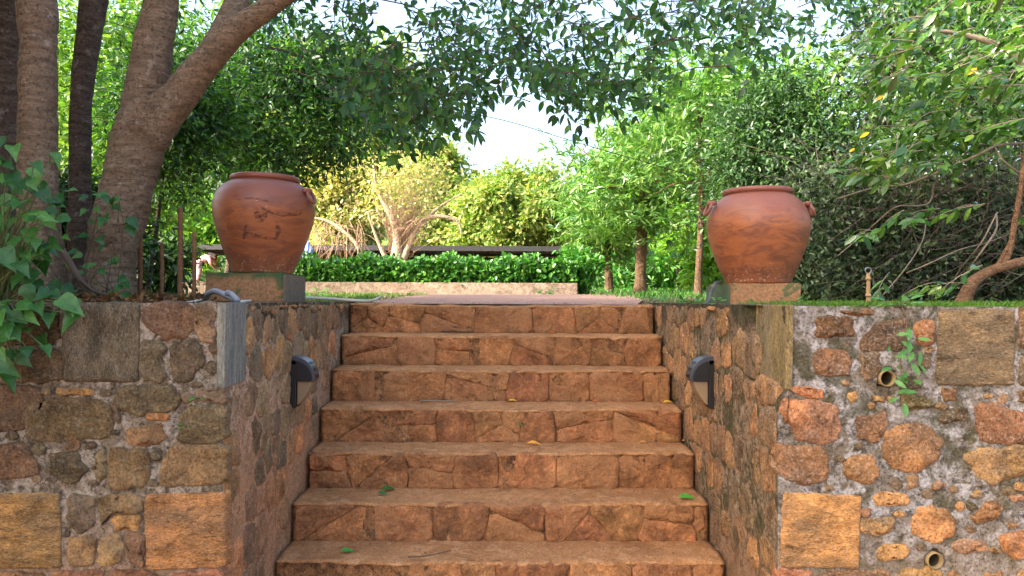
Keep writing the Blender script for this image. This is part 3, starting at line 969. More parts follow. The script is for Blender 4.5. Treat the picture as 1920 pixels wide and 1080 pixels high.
L_GREY = mat_leaf('leaf_greyish', [(34, 44, 30), (52, 62, 44), (74, 84, 60), (100, 106, 82)], .2, .5, .4)
L_HEART = mat_leaf('leaf_heart', [(40, 84, 40), (58, 108, 48), (84, 132, 58)], .35, .45, .5, isl=False)
L_GRASS = mat_leaf('grass_blade', [(64, 98, 34), (88, 124, 44), (114, 142, 60)], .4, .5, .4)

# ---- hero leaf shapes shared between copies
def hero_leaf(name, prof, mat, curl=.12, fold=.10):
    V, Fc = [], []
    for t, wv in prof:
        z = -curl * t * t
        V += [(t, -wv, z + fold * wv * 2), (t, 0, z), (t, wv, z + fold * wv * 2)]
    n = len(prof)
    for i in range(n - 1):
        a = i * 3
        Fc += [(a, a + 3, a + 4, a + 1), (a + 1, a + 4, a + 5, a + 2)]
    me = bpy.data.meshes.new(name)
    me.from_pydata(V, [], Fc)
    me.polygons.foreach_set('use_smooth', [True] * len(me.polygons))
    me.materials.append(mat)
    return me
PROF_OV = [(0, .01), (.1, .12), (.28, .215), (.5, .23), (.72, .16), (.88, .07), (1, .004)]
PROF_EL = [(0, .01), (.12, .09), (.3, .17), (.52, .19), (.75, .14), (.9, .06), (1, .004)]
PROF_HE = [(-.10, .20), (-.02, .33), (.12, .40), (.3, .38), (.52, .27), (.75, .13), (1, .004)]
ME_CAN = hero_leaf('leaf_ovate', PROF_OV, L_CAN_O)
ME_SHR = hero_leaf('leaf_elliptic', PROF_EL, L_SHRUB_O)
PROF_HE2 = [(-.12, .14), (-.08, .26), (-.01, .33), (.1, .375), (.22, .37), (.36, .32), (.5, .25), (.64, .17), (.78, .10), (.9, .045), (1, .003)]
ME_HEARTS = [hero_leaf('leaf_heart', PROF_HE2, L_HEART, c_, f_) for c_, f_ in ((.18, .12), (.42, .22), (.30, -.10), (.05, .30))]
for me_ in ME_HEARTS:
    for v in me_.vertices:
        v.co.z += .035 * math.sin(v.co.x * 17 + v.co.y * 5) * abs(v.co.y) * 4
ME_HEART = ME_HEARTS[0]

def put_leaf(me, pos, d, n, L, parent, name='leaf'):
    d = Vector(d).normalized(); n = Vector(n)
    s = n.cross(d)
    if s.length < 1e-4: s = Vector((1, 0, 0))
    s.normalize(); n = d.cross(s)
    o = bpy.data.objects.new(name, me)
    m4 = Matrix(((d.x, s.x, n.x), (d.y, s.y, n.y), (d.z, s.z, n.z))).to_4x4()
    COL.objects.link(o)
    if parent is not None:
        o.parent = parent
        pos = Vector(pos) - wloc(parent)
    o.matrix_basis = Matrix.Translation(pos) @ m4 @ Matrix.Scale(L, 4)
    return o

# ---------------------------------------------------------------- near trees at the left
def px_path(pts, Y, k=1.0):
    out = []
    for p in pts:
        x, y, wpx = p[:3]
        YY = Y if len(p) < 4 else p[3]
        out.append((P(x, y, YY), wpx / 2 / F * YY * k))
    return out

FT = thing('forked_tree', 'big leaning forked tree with banded brown bark and leafy crown over the stairs', 'tree', (P(205, 572, 4.25).x, 4.25, -.02))
tube('trunk', px_path([(190, 600, 132), (197, 560, 106), (206, 500, 90), (221, 420, 90), (247, 320, 92), (270, 240, 96), (290, 190, 88)], 4.25), m_bark_near, FT, 36, 22, .12)
tube('limb', px_path([(254, 300, 60), (268, 240, 88), (276, 180, 82), (287, 90, 70), (302, 0, 62), (312, -150, 52), (300, -420, 34), (270, -700, 16)], 4.27), m_bark_near, FT, 16, 7, .08)
tube('limb', px_path([(246, 322, 56, 4.25), (272, 262, 82, 4.24), (302, 216, 78, 4.23), (338, 178, 64, 4.2), (385, 118, 56, 4.15), (440, 60, 48, 4.1), (520, 0, 38, 4.05), (640, -100, 36, 4.0), (800, -230, 26, 3.8), (1000, -330, 14, 3.8)], 4.2), m_bark_near, FT, 16, 7, .08)
tube('limb', px_path([(392, 112, 56, 4.17), (418, 60, 46, 4.25), (446, 0, 44, 4.35), (480, -120, 34, 4.6), (560, -260, 22, 5.0), (700, -360, 10, 5.4)], 4.2), m_bark_near, FT, 14, 7, .08)
T2 = thing('thick_trunked_tree', 'thick upright tree trunk with orange-tinted bark beside the leafy plant', 'tree', (P(75, 572, 4.0).x, 4.0, -.02))
tube('trunk', px_path([(86, 600, 120), (82, 540, 92), (76, 420, 70), (71, 300, 66), (72, 150, 64), (68, 0, 66), (60, -200, 56), (30, -500, 40), (0, -800, 16)], 4.0), m_bark_near, T2, 32, 18, .14)
T3 = thing('slender_tree', 'slender dark trunk standing between the thick trunk and the forked tree', 'tree', (P(150, 572, 4.5).x, 4.5, -.02))
tube('trunk', px_path([(150, 590, 60), (150, 500, 46), (150, 400, 40), (150, 280, 38), (153, 180, 38), (163, 90, 42), (176, 0, 46), (195, -150, 40), (230, -400, 24), (240, -600, 10)], 4.5), m_bark_dark, T3, 14, 8, .10)
T4 = thing('shaded_tree', 'shaded trunk at the left picture edge behind the thick trunk', 'tree', (P(14, 572, 4.7).x, 4.7, -.02))
tube('trunk', px_path([(40, 600, 90), (24, 480, 66), (14, 300, 60), (12, 100, 58), (10, 0, 58), (0, -300, 46), (-20, -700, 18)], 4.7), m_bark_dark, T4, 14, 8, .10)

# hanging sprays of the forked tree
BX = [300, 400, 500, 600, 640, 700, 740, 800, 850, 900, 940, 985, 1040, 1090, 1130, 1180, 1240, 1290, 1330, 1400, 1450, 1500, 1560, 1610, 1660]
BY = [20, 40, 60, 130, 200, 250, 318, 312, 262, 268, 130, 205, 236, 262, 232, 250, 200, 130, 140, 168, 110, 112, 125, 60, 0]
def bound(x): return np.interp(x, BX, BY)
twigs = []; lp, ld, ln, ll = [], [], [], []
tries = 0
rs = random.Random(21)
while len(twigs) < 420 and tries < 9000:
    tries += 1
    ex = rs.uniform(480, 1640)
    b = bound(ex)
    ey = b - abs(rs.gauss(0, 1)) * 75 - rs.uniform(0, 30)
    if rs.random() < .42: ey = rs.uniform(-40, b)
    if ey < -50: continue
    if 1440 < ex < 1600 and rs.random() < .72: continue
    if ex > 1300 and rs.random() < .3: continue
    if 1250 < ex < 1330 and ey > 40 and rs.random() < .6: continue
    if 930 < ex < 1000 and 120 < ey < 180 and rs.random() < .5: continue
    if ex < 640 and rs.random() < .6: continue
    Y = rs.uniform(4.0, 6.2)
    e = P(ex, ey, Y)
    Lh = rs.uniform(.06, .42)
    sx = rs.choice((-1, -1, 1)) * rs.uniform(.08, .5)
    st = e + Vector((sx, rs.gauss(0, .25), Lh))
    mid = (st + e) / 2 + Vector((0, 0, .05 + abs(sx) * .12))
    twigs.append([(st, .004), (mid, .003), (e, .0012)])
    path = smooth_path([(st, 1), (mid, 1), (e, 1)], 12)
    side = 1
    L0 = rs.uniform(.058, .088)
    for i in range(4, len(path), 2):
        p, _ = path[i]
        t = (path[min(i + 1, len(path) - 1)][0] - path[i - 1][0]).normalized()
        sv = t.cross(Vector((rs.gauss(0, .5), 1, rs.gauss(0, .4)))).normalized() * side
        side = -side
        d = (t * .55 + sv * .9 + Vector((0, rs.gauss(0, .4), -.25)))
        lp.append(tuple(p)); ld.append(tuple(d)); ln.append((rs.gauss(0, .6), -.6 + rs.gauss(0, .6), .6 + rs.gauss(0, .4))); ll.append(L0 * rs.uniform(.75, 1.15))
        if i == len(path) - 1 or i + 2 >= len(path):
            lp.append(tuple(path[-1][0])); ld.append(tuple(t + Vector((0, 0, -.2)))); ln.append((rs.gauss(0, .5), -.7, .5)); ll.append(L0 * 1.1)
tubes('twig_sprays', twigs, m_twig, FT, 4, 3)['kind'] = 'stuff'
lp, ld, ln, ll = map(np.array, (lp, ld, ln, ll))
qx, qy, qz = project(lp)
marg = bound(qx) - qy
vis = (qx > 640) & (qx < 1640) & (qy > 4)
order = np.argsort(np.where(vis, marg, 1e6))
sel = order[:280]
rest = np.setdiff1d(np.arange(len(lp)), sel)
for i in sel:
    put_leaf(ME_CAN, Vector(lp[i]), ld[i], ln[i], ll[i] * 1.05, FT)
leaf_cloud('spray_leaves', lp[rest], ld[rest], ln[rest], ll[rest], ll[rest] * .52, L_CAN, FT)['kind'] = 'stuff'
# unseen crowns, shaped as leaf screens to shade the stairs
def screen_crown(parent, boxes, n, sig, lo, hi):
    cl = np.concatenate([np.column_stack([rng.uniform(a, b, k), rng.uniform(c, d_, k), rng.uniform(e, f, k)]) for a, b, c, d_, e, f, k in boxes])
    p, off = clump_leaves(cl, sig, n, .8)
    qx, qy, qz = project(p)
    keep = ~((qz > 0.1) & (qy > -60) & (qx > -260) & (qx < 2100))
    p = p[keep]
    d = rng.normal(size=p.shape); d[:, 2] -= .2
    nr = rng.normal(size=p.shape) * .7; nr[:, 2] += .5; nr[:, 0] -= .5
    L = rng.uniform(.12, .18, len(p))
    leaf_cloud('crown', p, d, nr, L, L * .52, L_CAN, parent)
screen_crown(FT, [(-5.4, -2.6, 2.6, 5.6, 2.4, 4.6, 90)], 7000, .3, 0, 0)
screen_crown(T4, [(-6.4, -5.0, 2.2, 5.2, .2, 6.4, 330)], 30000, .28, 0, 0)
screen_crown(T2, [(-6.4, -5.0, -2.2, 2.2, .2, 7.2, 480)], 46000, .28, 0, 0)
for par, pts in ((T4, [(-3.25, 4.7, 2.0), (-4.2, 4.4, 2.6), (-5.6, 4.0, 3.2)]), (T4, [(-3.3, 4.7, 1.6), (-4.4, 5.2, 2.0), (-6.0, 5.6, 2.4)]), (T2, [(-2.5, 4.0, 2.0), (-3.8, 2.6, 2.7), (-5.4, 1.0, 3.2)]), (T2, [(-3.8, 2.6, 2.7), (-4.8, .6, 2.6), (-5.6, -1.6, 2.4)])):
    tube('limb', [(Vector(q), .07 * (1 - .3 * k)) for k, q in enumerate(pts)], m_bark_near, par, 8, 5, .1)

# ---------------------------------------------------------------- trees and shrubs behind
def bgtree(name, label, tx, Y, cx, cy, rx, ry, mat, leaf, n, trunk_px=26, bark=None, clumps=40, sig=.28, group=None, hollow=.45, style='crown', width=.42, cat='tree', depth=None, limbs=7, ty=None):
    bark = bark or m_bark_far
    base = P(tx, 553, Y); base.z = gz(Y) - .03
    t = thing(name, label, cat, base, group)
    c = P(cx, cy, Y); r = (rx / F * Y, (depth or rx) / F * Y * .8, ry / F * Y)
    if style == 'ros':
        o, cl = rosettes('crown', t, tuple(c), r, n // 8, 8, leaf, mat, .26, hollow)
    else:
        o, cl = crown('crown', t, tuple(c), r, clumps, sig * max(r[0], r[2]) * .8, n, leaf, mat, width, hollow)
    if trunk_px:
        rr = trunk_px / 2 / F * Y
        topp = Vector(c) + Vector((0, 0, r[2] * .25))
        mid = base.lerp(topp, .5) + Vector((random.uniform(-.05, .05) * r[0], 0, 0))
        tube('trunk', [(base - Vector((0, 0, .05)), rr * 1.35), (base.lerp(mid, .25), rr), (mid, rr * .85), (topp, rr * .35)], bark, t, 10, 6, .1)
        for i in range(limbs):
            e = Vector(cl[random.randrange(len(cl))])
            s = base.lerp(topp, random.uniform(.45, .9))
            m2 = (s + e) / 2 + Vector((0, 0, .12 * (e - s).length))
            tube('limb', [(s, rr * .4), (m2, rr * .28), (e, rr * .08)], bark, t, 6, 4)
    return t

# far masses of wood
def far_wood():
    N = 26000
    xs = rng.uniform(-1400, 3300, N)
    prof = np.interp(xs, [-1400, 0, 300, 560, 700, 780, 860, 900, 1000, 1060, 1150, 1300, 1500, 1900, 3300], [0, 30, 90, 110, 190, 270, 330, 345, 340, 330, 250, 150, 110, 40, 0])
    prof = prof + 18 * np.sin(xs / 23.0) + 14 * np.sin(xs / 9.1 + 2)
    t = rng.random(N) ** .8
    ys = prof + (540 - prof) * t
    Ys = rng.uniform(46, 60, N)
    p = np.array([P(a, b, c) for a, b, c in zip(xs, ys, Ys)])
    d = rng.normal(size=(N, 3)); nr = rng.normal(size=(N, 3)) * .5; nr[:, 2] += .6; nr[:, 1] -= .4
    L = rng.uniform(.6, 1.3, N)
    o = leaf_cloud('treeline', p, d, nr, L, L * .6, L_MID)
    tag(o, 'distant wood closing the view behind the garden trees', 'treeline', kind='stuff')
far_wood()

G_R = 'young trees on the lawn by the path'
bgtree('young_tree', 'shorter round young tree beside the end of the hedge', 1143, 15.0, 1140, 405, 66, 98, L_FRESH, .17, 7000, 16, group=G_R, style='ros', hollow=.25)
bgtree('young_tree', 'middle young tree with the stoutest straight brown trunk', 1200, 13.4, 1205, 345, 125, 115, L_FRESH, .17, 9600, 22, group=G_R, style='ros', hollow=.25)
bgtree('young_tree', 'thin pale-stemmed young tree seen between two darker trunks', 1270, 18.5, 1275, 420, 70, 75, L_BRIGHT, .18, 4500, 11, group=G_R, style='ros', hollow=.25)
bgtree('young_tree', 'tallest young tree with slim trunk just left of the right urn', 1308, 11.0, 1310, 225, 165, 135, L_FRESH, .15, 8600, 14, group=G_R, style='ros', hollow=.25)
bgtree('broadleaf_tree', 'bright green tree behind the right urn', 1400, 21, 1400, 320, 150, 200, L_BRIGHT, .30, 14000, 20, clumps=60)
bgtree('leafy_bush', 'bright leafy bush glowing behind the left side of the right urn', 1340, 16, 1345, 490, 60, 75, L_BRIGHT, .2, 5500, 0, clumps=24, cat='bush')
bgtree('evergreen_tree', 'dark small-leaved evergreen tree rising behind the right urn', 1500, 9.0, 1490, 300, 118, 185, L_EVER, .075, 27000, 14, clumps=60, sig=.27, hollow=.25, bark=m_bark_dark)
bgtree('evergreen_bush', 'dark low evergreen bush right of the right urn', 1530, 7.6, 1540, 470, 105, 100, L_EVER, .07, 17000, 0, clumps=44, sig=.28, cat='bush')
bgtree('evergreen_tree', 'greyish dense tree filling the upper right corner', 1850, 8.5, 1840, 110, 230, 190, L_GREY, .075, 36000, 20, clumps=110, sig=.2, bark=m_bark_dark)
bgtree('evergreen_bush', 'dark clipped bush under the young trees', 1190, 19, 1190, 515, 95, 36, L_HEDGE, .16, 6500, 0, clumps=30, cat='bush')
bgtree('evergreen_bush', 'pale green bush behind the thin pale-stemmed young tree', 1285, 24, 1285, 510, 60, 45, L_YG, .18, 4000, 0, clumps=24, cat='bush')
bgtree('evergreen_bush', 'leafy bush at the right end of the hedge planter', 1090, 12.6, 1088, 505, 30, 48, L_HEDGE, .10, 3800, 0, clumps=20, cat='bush')
bgtree('autumn_tree', 'yellowing green round tree in the middle beyond the shed roof', 965, 36, 965, 400, 115, 88, L_YG, .24, 26000, 20, clumps=90, sig=.17, width=.6)
bgtree('autumn_tree', 'olive green tree left of the gap of sky', 840, 41, 838, 372, 85, 88, L_YG, .30, 18000, 20, clumps=70, sig=.18, width=.6)
bgtree('autumn_tree', 'golden-leaved tree behind the left urn\'s ring handle', 640, 26, 640, 390, 95, 95, L_YEL, .18, 15000, 14, clumps=80, sig=.17, width=.6)
bgtree('autumn_tree', 'tall sunlit yellow-green tree above the golden one', 640, 52, 640, 230, 170, 150, L_YG, .38, 22000, 20, clumps=90, sig=.18, width=.6)
bgtree('shade_tree', 'dense dark green tree with hanging foliage above the left urn', 420, 9.0, 500, 190, 215, 150, L_SHADE2, .09, 19000, 14, clumps=90, sig=.22, bark=m_bark_dark)
bgtree('shade_tree', 'bright green tree showing between the near trunks', 190, 12.0, 200, 200, 210, 260, L_LEFT, .13, 20000, 14, clumps=90, sig=.2)
bgtree('shade_tree', 'dark drooping tree between forked trunk and left urn', 275, 7.2, 318, 250, 100, 140, L_SHADE2, .075, 9000, 9, clumps=26, sig=.34, hollow=.15, bark=m_bark_dark)
bgtree('sunlit_bush', 'sunlit yellow-green bush left of the left urn', 340, 31, 345, 425, 105, 68, L_BRIGHT, .26, 12000, 0, clumps=36, cat='bush')
bgtree('evergreen_bush', 'dark bush behind the rusty stakes', 285, 9.5, 285, 500, 70, 46, L_DARK, .09, 7000, 0, clumps=30, cat='bush')
bgtree('evergreen_bush', 'shaded leafy mass low between the near trunks', 110, 6.6, 110, 450, 130, 100, L_DARK, .09, 9000, 0, clumps=40, cat='bush')

# pale bare-limbed tree with dry twigs
PT = thing('pale_tree', 'pale bare-limbed tree with arching branches and dry pink twigs behind the hedge', 'tree', (P(742, 553, 19).x, 19, gz(19)))
for nm, pts in (('trunk', [(742, 560, 40), (742, 500, 34), (745, 465, 26), (740, 420, 18), (725, 390, 13), (706, 350, 9), (700, 310, 5)]),
                ('limb', [(748, 500, 24), (765, 465, 15), (780, 430, 12), (800, 410, 11), (830, 406, 10), (858, 416, 7), (866, 440, 4)]),
                ('limb', [(790, 425, 9), (815, 395, 7), (845, 375, 5), (868, 362, 3)]),
                ('limb', [(730, 500, 12), (712, 460, 9), (700, 430, 6), (690, 400, 3)]),
                ('limb', [(690, 520, 12), (672, 465, 10), (645, 435, 9), (615, 415, 7), (588, 408, 4)])):
    tube(nm, px_path(pts, 19, .78), m_bark_pale, PT, 8, 6, .1)
tw = []
for i in range(230):
    a = P(random.uniform(725, 775), random.uniform(420, 490), 19)
    bx = random.gauss(775, 42); by = random.uniform(290, 440)
    b = P(bx, by, 19 + random.uniform(-.6, .6))
    m2 = (a + b) / 2 + Vector((random.gauss(0, .12), random.gauss(0, .1), .1))
    tw.append([(a, .008), (m2, .005), (b, .002)])
for i in range(80):
    a = P(random.uniform(590, 680), random.uniform(410, 465), 19)
    b = a + Vector((random.gauss(0, .2), random.gauss(0, .3), -random.uniform(.3, .9)))
    tw.append([(a, .009), ((a + b) / 2 + Vector((random.gauss(0, .06), 0, 0)), .007), (b, .004)])
tubes('dry_twigs', tw, m_dry, PT, 3, 2)['kind'] = 'stuff'
crown('crown', PT, tuple(P(765, 350, 19.4)), (1.1, .7, .9), 30, .3, 2200, .11, L_YEL, .5)

# ---------------------------------------------------------------- hedge, planter, shed
PL = tag(box('planter_wall', ((P(300, 540, 12).x + P(1083, 540, 12).x) / 2, 12.15, gz(12) + .085), (P(1083, 540, 12).x - P(300, 540, 12).x, .3, .215), m_conc, None, .012), 'low weathered concrete planter wall under the hedge', 'planter')
HT = thing('hedge', 'bright green leafy clipped hedge growing in the low planter', 'hedge', (-1, 12.3, gz(12) + .19))
x0, x1 = P(555, 540, 12.2).x, P(1080, 540, 12.2).x
N = 15000
hp = np.column_stack([rng.uniform(x0, x1, N), rng.uniform(12.05, 12.75, N), rng.uniform(0, 1, N)])
hz0 = gz(12) + .17
htop = .40 + .045 * np.sin(hp[:, 0] * 5.1) + .04 * np.sin(hp[:, 0] * 13.7 + 1)
hp[:, 2] = hz0 + hp[:, 2] ** .75 * htop * rng.uniform(.85, 1.1, N)
d = rng.normal(size=(N, 3)) * .7; d[:, 2] += .35; d[:, 1] -= .3
nr = rng.normal(size=(N, 3)) * .45; nr[:, 2] += .5; nr[:, 1] -= .5
L = rng.uniform(.06, .115, N)
leaf_cloud('foliage', hp, d, nr, L, L * .62, L_HEDGE, HT)['kind'] = 'stuff'
tubes('stems', [[(Vector((x, 12.4 + random.uniform(-.2, .2), hz0 - .02)), .008), (Vector((x + random.gauss(0, .05), 12.4, hz0 + .18)), .006), (Vector((x + random.gauss(0, .1), 12.4 + random.gauss(0, .1), hz0 + .33)), .003)] for x in np.linspace(x0 + .05, x1 - .05, 70)], m_twig, HT, 4, 2)

m_roof = mat_plain('roof_dark_metal', (0.035, 0.033, 0.034), .5, .4)
m_under = mat_plain('roof_underside', (0.30, 0.28, 0.26), .8, .3, scale=3)
SH = thing('shed', 'long low open shed with dark sheet roof seen beyond the hedge', 'shed', (-4, 27, gz(27)))
sx0, sx1 = P(345, 462, 24).x, P(1068, 470, 24).x
ze = P(700, 465, 24).z
rf = mesh('roof', [(sx0, 24, ze), (sx1, 24, ze - .05), (sx1, 30.5, ze + .10), (sx0, 30.5, ze + .15), (sx0, 24, ze + .05), (sx1, 24, ze), (sx1, 30.5, ze + .15), (sx0, 30.5, ze + .2)],
     [(0, 1, 2, 3), (7, 6, 5, 4), (0, 4, 5, 1), (1, 5, 6, 2), (2, 6, 7, 3), (3, 7, 4, 0)], m_under, SH, False)
box('fascia', ((sx0 + sx1) / 2, 23.96, ze + .0), (sx1 - sx0 + .1, .05, .16), m_roof, SH, rz=0)
for i in range(22):
    x = sx0 + (sx1 - sx0) * (i + .5) / 22
    zz = ze - .05 * (i + .5) / 22
    a = Vector((x, 24.05, zz - .06)); b = Vector((x - .3, 30.4, zz + .09))
    tube('rafter', [(a, .055), ((a + b) / 2, .055), (b, .055)], m_roof, SH, 4, 1)
for y in (26, 28.2, 30.3):
    box('purlin', ((sx0 + sx1) / 2, y, ze - .09), (sx1 - sx0, .09, .1), m_roof, SH)
for i in range(7):
    x = sx0 + .2 + (sx1 - sx0 - .4) * i / 6
    for y in (24.3, 30.2):
        box('post', (x, y, (gz(y) + ze - .1) / 2), (.1, .1, ze - .1 - gz(y)), m_roof, SH)

# blue and white cloth by the shed
m = M('striped_cloth')
co = m.coord('Object', (1, 1, 1)); wv = m.n('TexWave'); wv.inputs['Scale'].default_value = 3.5
m.l(co, wv.inputs['Vector'])
m_cloth = m.fin(m.ramp(wv.outputs['Fac'], [(.45, (.75, .78, .85)), (.55, (.12, .2, .5))]), .8)
c = P(574, 472, 20)
V, Fc = [], []
prof = [(.0, .32), (.035, .30), (.09, .18), (.17, 0), (.21, -.16), (.15, -.2)]
for r_, z in prof:
    for k in range(12):
        a = 2 * math.pi * k / 12; rr = r_ * (1 + .22 * (k % 2))
        V.append((c.x + rr * math.cos(a) + .1 * z, c.y + rr * math.sin(a), c.z + z))
for j in range(len(prof) - 1):
    for k in range(12): Fc.append((j * 12 + k, j * 12 + (k + 1) % 12, (j + 1) * 12 + (k + 1) % 12, (j + 1) * 12 + k))
UM = thing('parasol', 'small folded blue and white striped parasol beyond the left urn', 'parasol', (c.x, c.y, gz(20)))
mesh('canopy', V, Fc, m_cloth, UM)
tube('pole', [(Vector((c.x, c.y, gz(20) - .02)), .02), (Vector((c.x + .01, c.y, c.z)), .02), (Vector((c.x + .03, c.y, c.z + .34)), .015)], m_under, UM, 6, 2)

# ---------------------------------------------------------------- urns and pedestals
def mat_urn(name, seed):
    m = M(name)
    co = m.coord('Object', (1, 1, 3.2)); co2 = m.coord('Object')
    n1 = m.noise(co, 3.1 + seed, 5, .6, 1.2); n2 = m.noise(co, 9 + seed, 6, .65, .8); n3 = m.noise(co2, 60, 4, .6); n4 = m.noise(co, 24, 5, .6, .4)
    c = m.mix(m.val(n1, .42, .56), (0.19, 0.062, 0.031), (0.32, 0.102, 0.036))
    c = m.mix(m.val(n2, .52, .62, 0, .6), c, (0.38, 0.125, 0.042))
    c = m.mix(m.val(n2, .42, .34, 0, .55), c, (0.13, 0.05, 0.033))
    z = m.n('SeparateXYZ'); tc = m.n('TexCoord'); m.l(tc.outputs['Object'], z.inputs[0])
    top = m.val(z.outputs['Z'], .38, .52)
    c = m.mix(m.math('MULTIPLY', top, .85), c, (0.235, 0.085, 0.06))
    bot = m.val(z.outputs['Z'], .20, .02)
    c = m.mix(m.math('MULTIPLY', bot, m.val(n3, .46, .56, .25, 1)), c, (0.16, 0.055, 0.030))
    c = m.mix(m.math('MULTIPLY', m.val(z.outputs['Z'], .14, .02), m.val(n3, .56, .62)), c, (0.42, 0.25, 0.16))
    c = m.mix(m.val(n4, .70, .73, 0, .7), c, (.6, .46, .36))
    b = m.bump(n2, .25, .006); b = m.bump(n3, .2, .002, b)
    return m.fin(c, m.val(n2, .3, .7, .38, .58), b, .45)

def urn(label, px, py_base, Y, wpx, hpx, tilt, mat, hand, strokes=None):
    base = P(px, py_base, Y)
    s = wpx / 2 / F * Y; H = hpx / F * Y
    t = thing('clay_urn', label, 'urn', base, 'large clay urns on pedestals beside the stairs')
    prof = [(.0, .0), (.56, 0), (.60, .012), (.63, .06), (.73, .18), (.845, .33), (.94, .48), (.99, .60), (1.0, .68), (.985, .75), (.93, .82), (.83, .885), (.72, .924), (.645, .940)]
    if px > 960:
        prof = [(.0, .0), (.60, 0), (.635, .012), (.665, .06), (.765, .17), (.865, .31), (.95, .455), (.99, .55), (1.0, .62), (.985, .70), (.93, .78), (.835, .85), (.73, .905), (.645, .938)]
    rim = [(.640, .934), (.645, .945), (.668, .948), (.688, .962), (.688, .985), (.668, .998), (.63, 1.0), (.59, .99), (.57, .96), (.57, .90), (.75, .80), (.9, .65)]
    def lathe(name, pr, seg=64):
        V, Fc = [], []
        for r_, z in pr:
            for k in range(seg):
                a = 2 * math.pi * k / seg
                rr = r_ * s * (1 + .006 * fbm(math.cos(a), math.sin(a), z * 2, 1.5, 2, px))
                V.append((rr * math.cos(a), rr * math.sin(a), z * H))
        for j in range(len(pr) - 1):
            for k in range(seg):
                Fc.append((j * seg + k, j * seg + (k + 1) % seg, (j + 1) * seg + (k + 1) % seg, (j + 1) * seg + k))
        o = bpy.data.objects.new(name, None)
        return mesh(name, V, Fc, mat, t, loc=base.copy())
    dense = []
    for (r0, z0), (r1, z1) in zip(prof, prof[1:]):
        dense.append((r0, z0))
    dense.append(prof[-1])
    sp = smooth_path([(Vector((a, 0, b)), 1) for a, b in prof[2:]], 4)
    lathe('body', prof[:2] + [(p.x, p.z) for p, _ in sp])
    lathe('rim', rim)
    for an in hand:
        a = R(an)
        d = Vector((math.cos(a), math.sin(a), 0)); tz = Vector((-d.y, d.x, 0))
        cpt = base + d * (s * .955) + Vector((0, 0, H * .80))
        lug = base + d * (s * .93) + Vector((0, 0, H * .845))
        tube('handle_lug', [(lug - tz * s * .13, s * .045), (lug + d * s * .07, s * .062), (lug + tz * s * .13, s * .045)], mat, t, 10, 5)
        ring = []
        n_ = (d * .9 + Vector((0, 0, .42))).normalized()
        up = (Vector((0, 0, 1)) - n_ * n_.z).normalized()
        for k in range(25):
            q = 2 * math.pi * k / 24
            ring.append((cpt + d * (s * .075) + up * (-s * .03) + (tz * math.cos(q) + up * math.sin(q) * 1.15) * s * .115, s * .036))
        V, Fc = tube_geo(ring, 8, 0, False)
        mesh('ring_handle', V, Fc, mat, t)
    if strokes:
        zs = [q[1] for q in prof]; rs_ = [q[0] for q in prof]
        ms = M('urn_dark_stroke')
        nz_ = ms.noise(ms.coord('Object', (1, 1, 2)), 30, 5, .7)
        ms.fin((0.14, 0.052, 0.032), .5)
        tb = ms.n('BsdfTransparent'); mx = ms.n('MixShader')
        ms.l(ms.val(nz_, .36, .58, .15, 1.0), mx.inputs[0]); ms.l(ms.b.outputs[0], mx.inputs[1]); ms.l(tb.outputs[0], mx.inputs[2])
        ms.l(mx.outputs[0], ms.out.inputs['Surface'])
        m_st = ms.m
        for pts, wd in strokes:
            path = smooth_path([(Vector((x, y, 0)), w_) for (x, y), w_ in zip(pts, wd)], 8)
            V, Fc = [], []
            for i, (q, w_) in enumerate(path):
                tn = (path[min(i + 1, len(path) - 1)][0] - path[max(i - 1, 0)][0]).normalized()
                nn = Vector((-tn.y, tn.x, 0))
                for sgn in (-1, -.33, .33, 1):
                    r2 = q + nn * sgn * w_ * .5 * (1 + .35 * mnoise.noise(Vector((q.x * .15, q.y * .15, sgn))))
                    fx = (r2.x - px) / (wpx / 2); fz = (py_base - r2.y) / hpx
                    rad = float(np.interp(fz, zs, rs_)) * 1.006
                    an = math.asin(max(-.98, min(.98, fx / rad)))
                    V.append(base + Vector((math.sin(an) * rad * s, -math.cos(an) * rad * s, fz * H)))
            for i in range(len(path) - 1):
                for k in range(3):
                    a = i * 4 + k
                    Fc.append((a, a + 1, a + 5, a + 4))
            mesh('painted_stroke', V, Fc, m_st, t)
    t.rotation_euler = (0, R(tilt), 0)
    return t
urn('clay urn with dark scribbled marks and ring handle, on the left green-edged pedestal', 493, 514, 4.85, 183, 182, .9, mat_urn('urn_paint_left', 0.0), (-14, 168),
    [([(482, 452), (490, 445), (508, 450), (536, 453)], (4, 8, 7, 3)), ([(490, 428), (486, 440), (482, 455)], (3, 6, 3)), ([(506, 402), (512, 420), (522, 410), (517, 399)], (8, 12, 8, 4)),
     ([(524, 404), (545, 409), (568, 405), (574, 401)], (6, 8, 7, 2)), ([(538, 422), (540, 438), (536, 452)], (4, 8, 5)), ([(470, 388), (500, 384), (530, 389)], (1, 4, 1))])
urn('smoother clay urn with ring handles on both shoulders, on the right pedestal', 1421, 533, 4.9, 187, 178, -.2, mat_urn('urn_paint_right', 1.3), (-6, 186))

